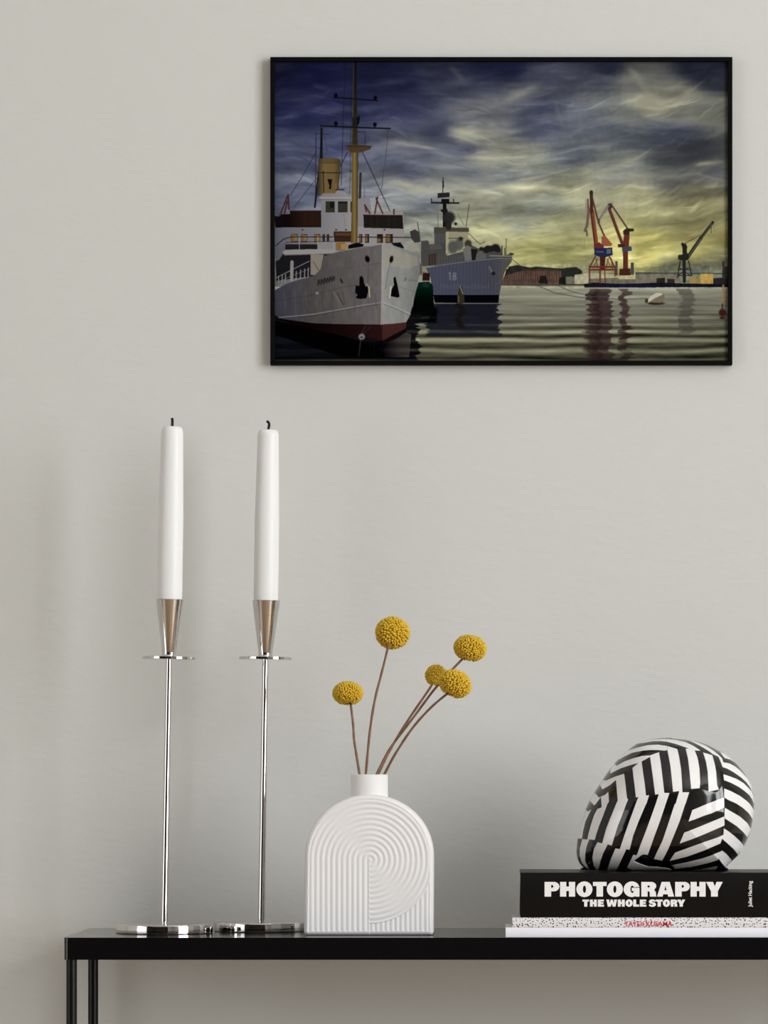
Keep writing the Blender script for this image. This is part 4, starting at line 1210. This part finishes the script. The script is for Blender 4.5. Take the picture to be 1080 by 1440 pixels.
OUT = T_(5, (330, 1278), (230, 1235), (150, 1165), (95, 1060), (72, 950), (75, 850), (88, 690), (115, 540), (150, 400), (205, 230), (245, 110), 1, (330, 1280), (410, 1135), (510, 990), (610, 835),
         (720, 680), (850, 525), 2, (130, 440), (210, 360), (300, 290), (420, 205), (560, 155), (700, 128), (900, 103), (1080, 98), 3, (150, 98), (300, 112), (480, 130), (640, 150), (800, 187), (940, 235),
         4, (210, 275), (330, 340), (440, 390), (530, 450), (620, 528), (720, 635), (840, 785), (920, 912), (968, 1020), (1000, 1150), (1014, 1290), 8, (1014, 120), (1006, 230), (985, 340), (952, 505), (890, 680), (815, 835),
         (745, 960), (590, 1108), (460, 1225), (320, 1288))
WHITE = [
    T_(5, (245, 110), (285, 150), (345, 105), (300, 200), (235, 340), (190, 530), (172, 662), (60, 662), (60, 560), (100, 400), (160, 200)),
    T_(5, (60, 690), (90, 690), (78, 850), (78, 950), (40, 950)),
    T_(1, (525, 1215), (600, 1180), (660, 1125), (668, 1310), (640, 1350), 5, (640, 0), (555, 230), (480, 420), (430, 580), (402, 682), (268, 668), (290, 560), (340, 380), (400, 200), (455, 100), (535, 65)),
    T_(1, (410, 1135), (485, 1230), (525, 1218), (430, 1350), 5, (400, 32), (370, 0), 1, (320, 1285)),
    T_(1, (515, 985), (540, 900), (625, 912), (800, 835), (955, 785), (972, 950), (1000, 1245), (1022, 1265), 5, (985, 0), (900, 230), (825, 420), (770, 600), (715, 786), (642, 762), (560, 930), (510, 1080), (475, 1300), (455, 1275), (390, 1170), (362, 1020), (390, 850), (455, 725),
       (540, 745), (610, 480), (690, 270), (800, 0), 1, (830, 1285), (815, 1080), (805, 900), (690, 1000), (555, 1080)),
    T_(5, (175, 675), (305, 675), (255, 800), (230, 950), (230, 1090), (270, 1180), (325, 1260), (250, 1225), (170, 1120), (128, 1000), (130, 850)),
    T_(1, (715, 680), (790, 600), 2, (20, 630), (150, 555), (300, 500), (480, 450), (640, 440), (630, 465), (470, 555), (490, 750), (520, 980), (540, 1195), (598, 1185), (545, 1350), 6, (540, 0), (400, 330), (300, 600), (240, 865), (178, 852), (100, 1040), (10, 1270), 5, (640, 1300), (655, 1240), (705, 1050),
       (785, 838), (868, 852), 6, (130, 620), (230, 330), (350, 0), 2, (350, 1350), (400, 1215), (355, 1228), (335, 1030), (315, 850), (300, 675), (415, 580), (270, 620), 1, (900, 680), (705, 782)),
    T_(2, (630, 440), (800, 380), (825, 600), (850, 850), (880, 1142), (976, 1145), (905, 1350), 6, (905, 0), (800, 320), (700, 600), (620, 850), (580, 975), (520, 962), (480, 970), (400, 1030), (330, 1078), (450, 1130), (600, 1185), (800, 1192), 7, (0, 1200), (150, 1215), (235, 1245), (310, 1310), (0, 1310),
       6, (640, 1290), (400, 1285), (310, 1268), (210, 1212), (315, 960), (380, 972), (450, 750), (560, 450), (720, 0), 2, (720, 1350), (780, 1165), (710, 1175), (690, 1000), (655, 700), (630, 465)),
    T_(2, (55, 520), (100, 440), (210, 350), (250, 340), (400, 290), (600, 245), (800, 235), 3, (0, 240), (150, 262), (335, 318), (360, 450), (390, 700), (410, 1130), (537, 1130), (465, 1350), 7, (460, 0), (365, 300), (250, 600), (150, 860), (45, 1085), 6, (700, 1050), (760, 900), (850, 700), (930, 450),
       (1075, 0), 3, (280, 1350), (352, 1108), (235, 1122), (195, 650), (150, 340), (80, 352), 2, (900, 350), (800, 340), (640, 337), (500, 350), (300, 390), (150, 465)),
    T_(2, (390, 215), (470, 160), (560, 150), (700, 138), (900, 128), 3, (0, 128), (150, 125), (350, 147), (500, 182), (650, 258), (780, 350), (665, 345), (710, 480), (738, 680), (745, 950), (735, 1055), (575, 1068), (555, 800), (530, 500), (497, 313), (555, 308), (450, 270), (300, 218), (150, 180), (0, 165),
       2, (900, 168), (700, 168), (540, 197)),
    T_(3, (490, 138), (620, 150), (750, 190), (900, 258), 4, (110, 272), (230, 352), (310, 422), (375, 490), (395, 568), (520, 590), (640, 650), (740, 730), (820, 812), (900, 880), (970, 1010), (975, 1150), (930, 1055), (850, 950), (750, 862), (600, 760), (470, 690), (375, 658), (345, 560), (310, 465), (200, 412),
       (150, 370), (0, 275), 3, (700, 215), (600, 165)),
    T_(4, (355, 375), (440, 385), (560, 470), (670, 580), (540, 515), (430, 487)),
    T_(4, (15, 385), (190, 435), (225, 600), (245, 750), (258, 1000), (290, 1080), (95, 1120), (85, 750), (60, 550)),
    T_(4, (388, 1228), 8, (393, 62), (150, 175), 7, (810, 222), (640, 290), (525, 328), (595, 115), (750, 50), (870, 0), 4, (235, 1285)),
    T_(7, (445, 540), (750, 420), 8, (270, 285), (393, 235), (397, 405), (200, 490), 7, (810, 575), (600, 660), (365, 745)),
    T_(8, (398, 70), (520, 140), (700, 240), (860, 370), (955, 510), (870, 640), (780, 540), (640, 420), (520, 345), (400, 270), (396, 240)),
    T_(4, (393, 1062), (520, 1110), (700, 1200), (830, 1290), (900, 1350), 8, (960, 70), (1020, 160), (1030, 240), (990, 335), (960, 280), (880, 175), (760, 75), (640, 0), 4, (600, 1330), (480, 1280), (390, 1228)),
    T_(4, (385, 795), (500, 830), (650, 885), (780, 960), (880, 1050), (960, 1130), (1020, 1260), (1020, 1350), (988, 1330), (960, 1270), (900, 1190), (800, 1110), (680, 1030), (520, 950), (395, 905)),
    T_(7, (285, 920), (600, 800), (860, 705), 8, (270, 632), (383, 580), (385, 460), (480, 520), (600, 610), (720, 715), (830, 830), (760, 980), (705, 985), (600, 865), (480, 760), (355, 655), (325, 745), (150, 820), 7, (810, 885), (500, 1000), (190, 1082)),
    T_(7, (230, 1165), (500, 1110), (810, 1030), 8, (150, 975), (370, 885), (460, 960), (600, 1105), (460, 1235), (370, 1130), (300, 1030), (290, 1060), (150, 1110), 7, (810, 1150), (600, 1200), (310, 1243)),
    T_(7, (540, 1282), (810, 1245), 8, (150, 1212), (288, 1183), (275, 1260), (230, 1275), (170, 1310), 7, (540, 1310)),
]
HOLE = T_(6, (345, 1078), (420, 1020), (480, 972), (520, 966), (580, 978), (700, 1055), (860, 1088), (1000, 1092), 7, (180, 1090), (235, 1165), (290, 1225), (240, 1240), (150, 1213), (0, 1198), 6, (800, 1190), (600, 1183), (450, 1128))
YH = .006 + .060
HD = .060
sh = (D + YH) / F
hc = (935.0, 1136.0)
hz0 = b3.location.z + h3
PBOT = PY + (ZC - hz0) / sh                 # pixel row of the book's top at the helmet's distance
helm = thing('striped_helmet_ornament', 'glossy black and white striped ceramic helmet ornament on the black book', 'ornament', ((hc[0] - PX) * sh, YH, hz0))


def smooth_closed(pts, n=10):
    P = [Vector((x, y, 0)) for x, y in pts]
    out = []
    m_ = len(P)
    for i in range(m_):
        a_, b_, c_, d_ = P[i - 1], P[i], P[(i + 1) % m_], P[(i + 2) % m_]
        for k in range(n):
            t = k / n
            v = 0.5 * ((2 * b_) + (c_ - a_) * t + (2 * a_ - 5 * b_ + 4 * c_ - d_) * t * t + (3 * b_ - a_ - 3 * c_ + d_) * t ** 3)
            out.append((v.x, v.y))
    return out


# stretch so that the flat underside meets the book
ky = (PBOT - hc[1]) / (1225.3 - hc[1])
def fixy(p):
    return (p[0], hc[1] + (p[1] - hc[1]) * ky if p[1] > hc[1] else p[1])


OUT2 = [fixy(p) for p in smooth_closed(OUT, 6)]
OUT2 = [(x, min(y, PBOT)) for x, y in OUT2]
O = star_outline(OUT2, hc, 1000)
rho = np.concatenate([np.linspace(.002, .80, 300), np.linspace(.8015, .97, 110), np.linspace(.9705, 1, 34)])
XYp = np.array(hc) + rho[:, None, None] * O[None]
Xp, Yp = XYp[..., 0], XYp[..., 1]


def inside_np(pts, X, Y):
    m_ = np.zeros(X.shape, bool)
    n_ = len(pts)
    for i in range(n_):
        xa, ya = pts[i]; xb, yb = pts[(i + 1) % n_]
        if ya == yb:
            continue
        m_ ^= ((ya > Y) != (yb > Y)) & (X < (xb - xa) * (Y - ya) / (yb - ya) + xa)
    return m_


# pattern raster (4x), then sampled bilinearly at the vertices
S4 = 8
gx0, gy0 = 800, 1025
gw_, gh_ = 270 * S4, 206 * S4
GX, GY_ = np.meshgrid(gx0 + (np.arange(gw_) + .5) / S4, gy0 + (np.arange(gh_) + .5) / S4)
ras = np.zeros(GX.shape, np.float32)
for p_ in WHITE:
    p_ = [fixy(q_) for q_ in p_]
    xs = [a_ for a_, _b in p_]; ys = [b_ for _a, b_ in p_]
    i0, i1 = max(0, int((min(xs) - gx0) * S4) - 1), int((max(xs) - gx0) * S4) + 2
    j0, j1 = max(0, int((min(ys) - gy0) * S4) - 1), int((max(ys) - gy0) * S4) + 2
    sl = (slice(j0, j1), slice(i0, i1))
    ras[sl] = np.maximum(ras[sl], inside_np(p_, GX[sl], GY_[sl]))
hol = inside_np([fixy(q_) for q_ in HOLE], GX, GY_).astype(np.float32)
ras *= (1 - hol)  # opening blacked out: the shade inside it is put into the ink


def blur(a_, k):
    for ax in (0, 1):
        c_ = np.cumsum(np.pad(a_, [(k + 1, k) if i == ax else (0, 0) for i in (0, 1)], mode='edge'), axis=ax, dtype=np.float64)
        n_ = a_.shape[ax]
        a_ = (np.take(c_, np.arange(2 * k + 1, 2 * k + 1 + n_), ax) - np.take(c_, np.arange(0, n_), ax)) / (2 * k + 1)
    return a_.astype(np.float32)


ras = blur(ras, 1)
holb = blur(blur(hol, 4), 4)


def samp(a_, X, Y):
    u = np.clip((X - gx0) * S4 - .5, 0, gw_ - 1.01); v = np.clip((Y - gy0) * S4 - .5, 0, gh_ - 1.01)
    i = u.astype(int); j = v.astype(int); fu = u - i; fv = v - j
    return (a_[j, i] * (1 - fu) + a_[j, i + 1] * fu) * (1 - fv) + (a_[j + 1, i] * (1 - fu) + a_[j + 1, i + 1] * fu) * fv


ink = samp(ras, Xp, Yp)
dent = samp(holb, Xp, Yp)
pw = 2.15
hgt = HD * np.maximum(1 - rho ** pw, 0) ** (1 / pw)
hgt = np.broadcast_to(hgt[:, None], Xp.shape).copy()
# soft ridge along the chevron seam on the right
ridge = np.exp(-((Xp - 1014) / 14.0) ** 2) * .0016 * np.clip((1 - rho[:, None]) * 4, 0, 1)
front_y = -(hgt + ridge) + dent * .016
wx_ = (Xp - hc[0]) * sh
wz_ = ZC - (Yp - PY) * sh - hz0
Pf = np.stack([wx_, front_y, wz_], -1)
kf = np.stack([.76 * ink + .0065] * 3, -1) * np.array((1, .995, .985))
# far side: same banding, mirrored
Pb = np.stack([wx_, hgt, wz_], -1)[::-1]
cb = kf[::-1]
me = grid_mesh('shell', np.concatenate([Pf, Pb], 0), closed_u=True, cols=np.concatenate([kf, cb], 0))
M_helm = ink_mat('glossy_striped_glaze', rough=.06, spec=.5)
link('shell', me, M_helm, helm)
bmx = bmesh.new(); bmx.from_mesh(me)
bmesh.ops.holes_fill(bmx, edges=[e_ for e_ in bmx.edges if e_.is_boundary])
bmesh.ops.recalc_face_normals(bmx, faces=bmx.faces)
bmx.to_mesh(me); bmx.free()

# ---------------------------------------------------------------- framed harbour print
YF = WALL_Y - .010
fa, fb = at(380, 80, YF), at(1030, 513, YF)
ia, ib = at(386.2, 86.2, YF), at(1023.8, 507, YF)
pic = thing('framed_print', 'black framed photograph of moored ships and cranes hanging on the wall', 'picture', ((fa.x + fb.x) / 2, WALL_Y, fb.z))
L0 = pic.location
for a_, b_ in [((fa.x, ia.z), (fb.x, fa.z)), ((fa.x, fb.z), (fb.x, ib.z)), ((fa.x, ib.z), (ia.x, ia.z)), ((ib.x, ib.z), (fb.x, ia.z))]:
    bm = bmesh.new()
    box(bm, (a_[0] - L0.x, YF - L0.y, a_[1] - L0.z), (b_[0] - L0.x, 0, b_[1] - L0.z), .0004, 1)
    from_bm('frame_rail', bm, M_black_frame, pic)
art = lin(paint_harbour())
E_PRINT = np.array((1.0, 0.95, 0.89), np.float32)                                  # light level on the wall the ink was matched under
R_, C_ = art.shape[:2]
gx = np.linspace(ia.x - L0.x - .0003, ib.x - L0.x + .0003, C_); gz = np.linspace(ia.z - L0.z + .0003, ib.z - L0.z - .0003, R_)
GXX, GZZ = np.meshgrid(gx, gz)
Pp = np.stack([GXX, np.full_like(GXX, -.0065), GZZ], -1)
me = grid_mesh('printed_photograph', Pp, cols=np.clip(art / E_PRINT - .002, 0.0005, .9), flip=True)
M_print = ink_mat('photo_print', rough=.75, spec=.0)
link('printed_photograph', me, M_print, pic)
bm = bmesh.new()
box(bm, (ia.x - L0.x - .001, -.0060, ib.z - L0.z - .001), (ib.x - L0.x + .001, -.0012, ia.z - L0.z + .001))
from_bm('backing_board', bm, M_black_frame, pic)
# ---------------------------------------------------------------- camera and view
cam = bpy.data.cameras.new('camera')
cam.sensor_width = 36.0
cam.lens = F / 1440.0 * 36.0
cam.shift_x = (540.0 - PX) / 1440.0
cam.shift_y = (PY - 720.0) / 1440.0
cam.clip_start = 0.05
co = bpy.data.objects.new('camera', cam)
COL.objects.link(co)
co.location = (0, -D, ZC)
co.rotation_euler = (PI / 2, 0, 0)
scene.camera = co
vs = scene.view_settings
vs.view_transform = 'Standard'
vs.look = 'None'
vs.exposure = 0.0
vs.gamma = 1.0
vs.use_curve_mapping = False
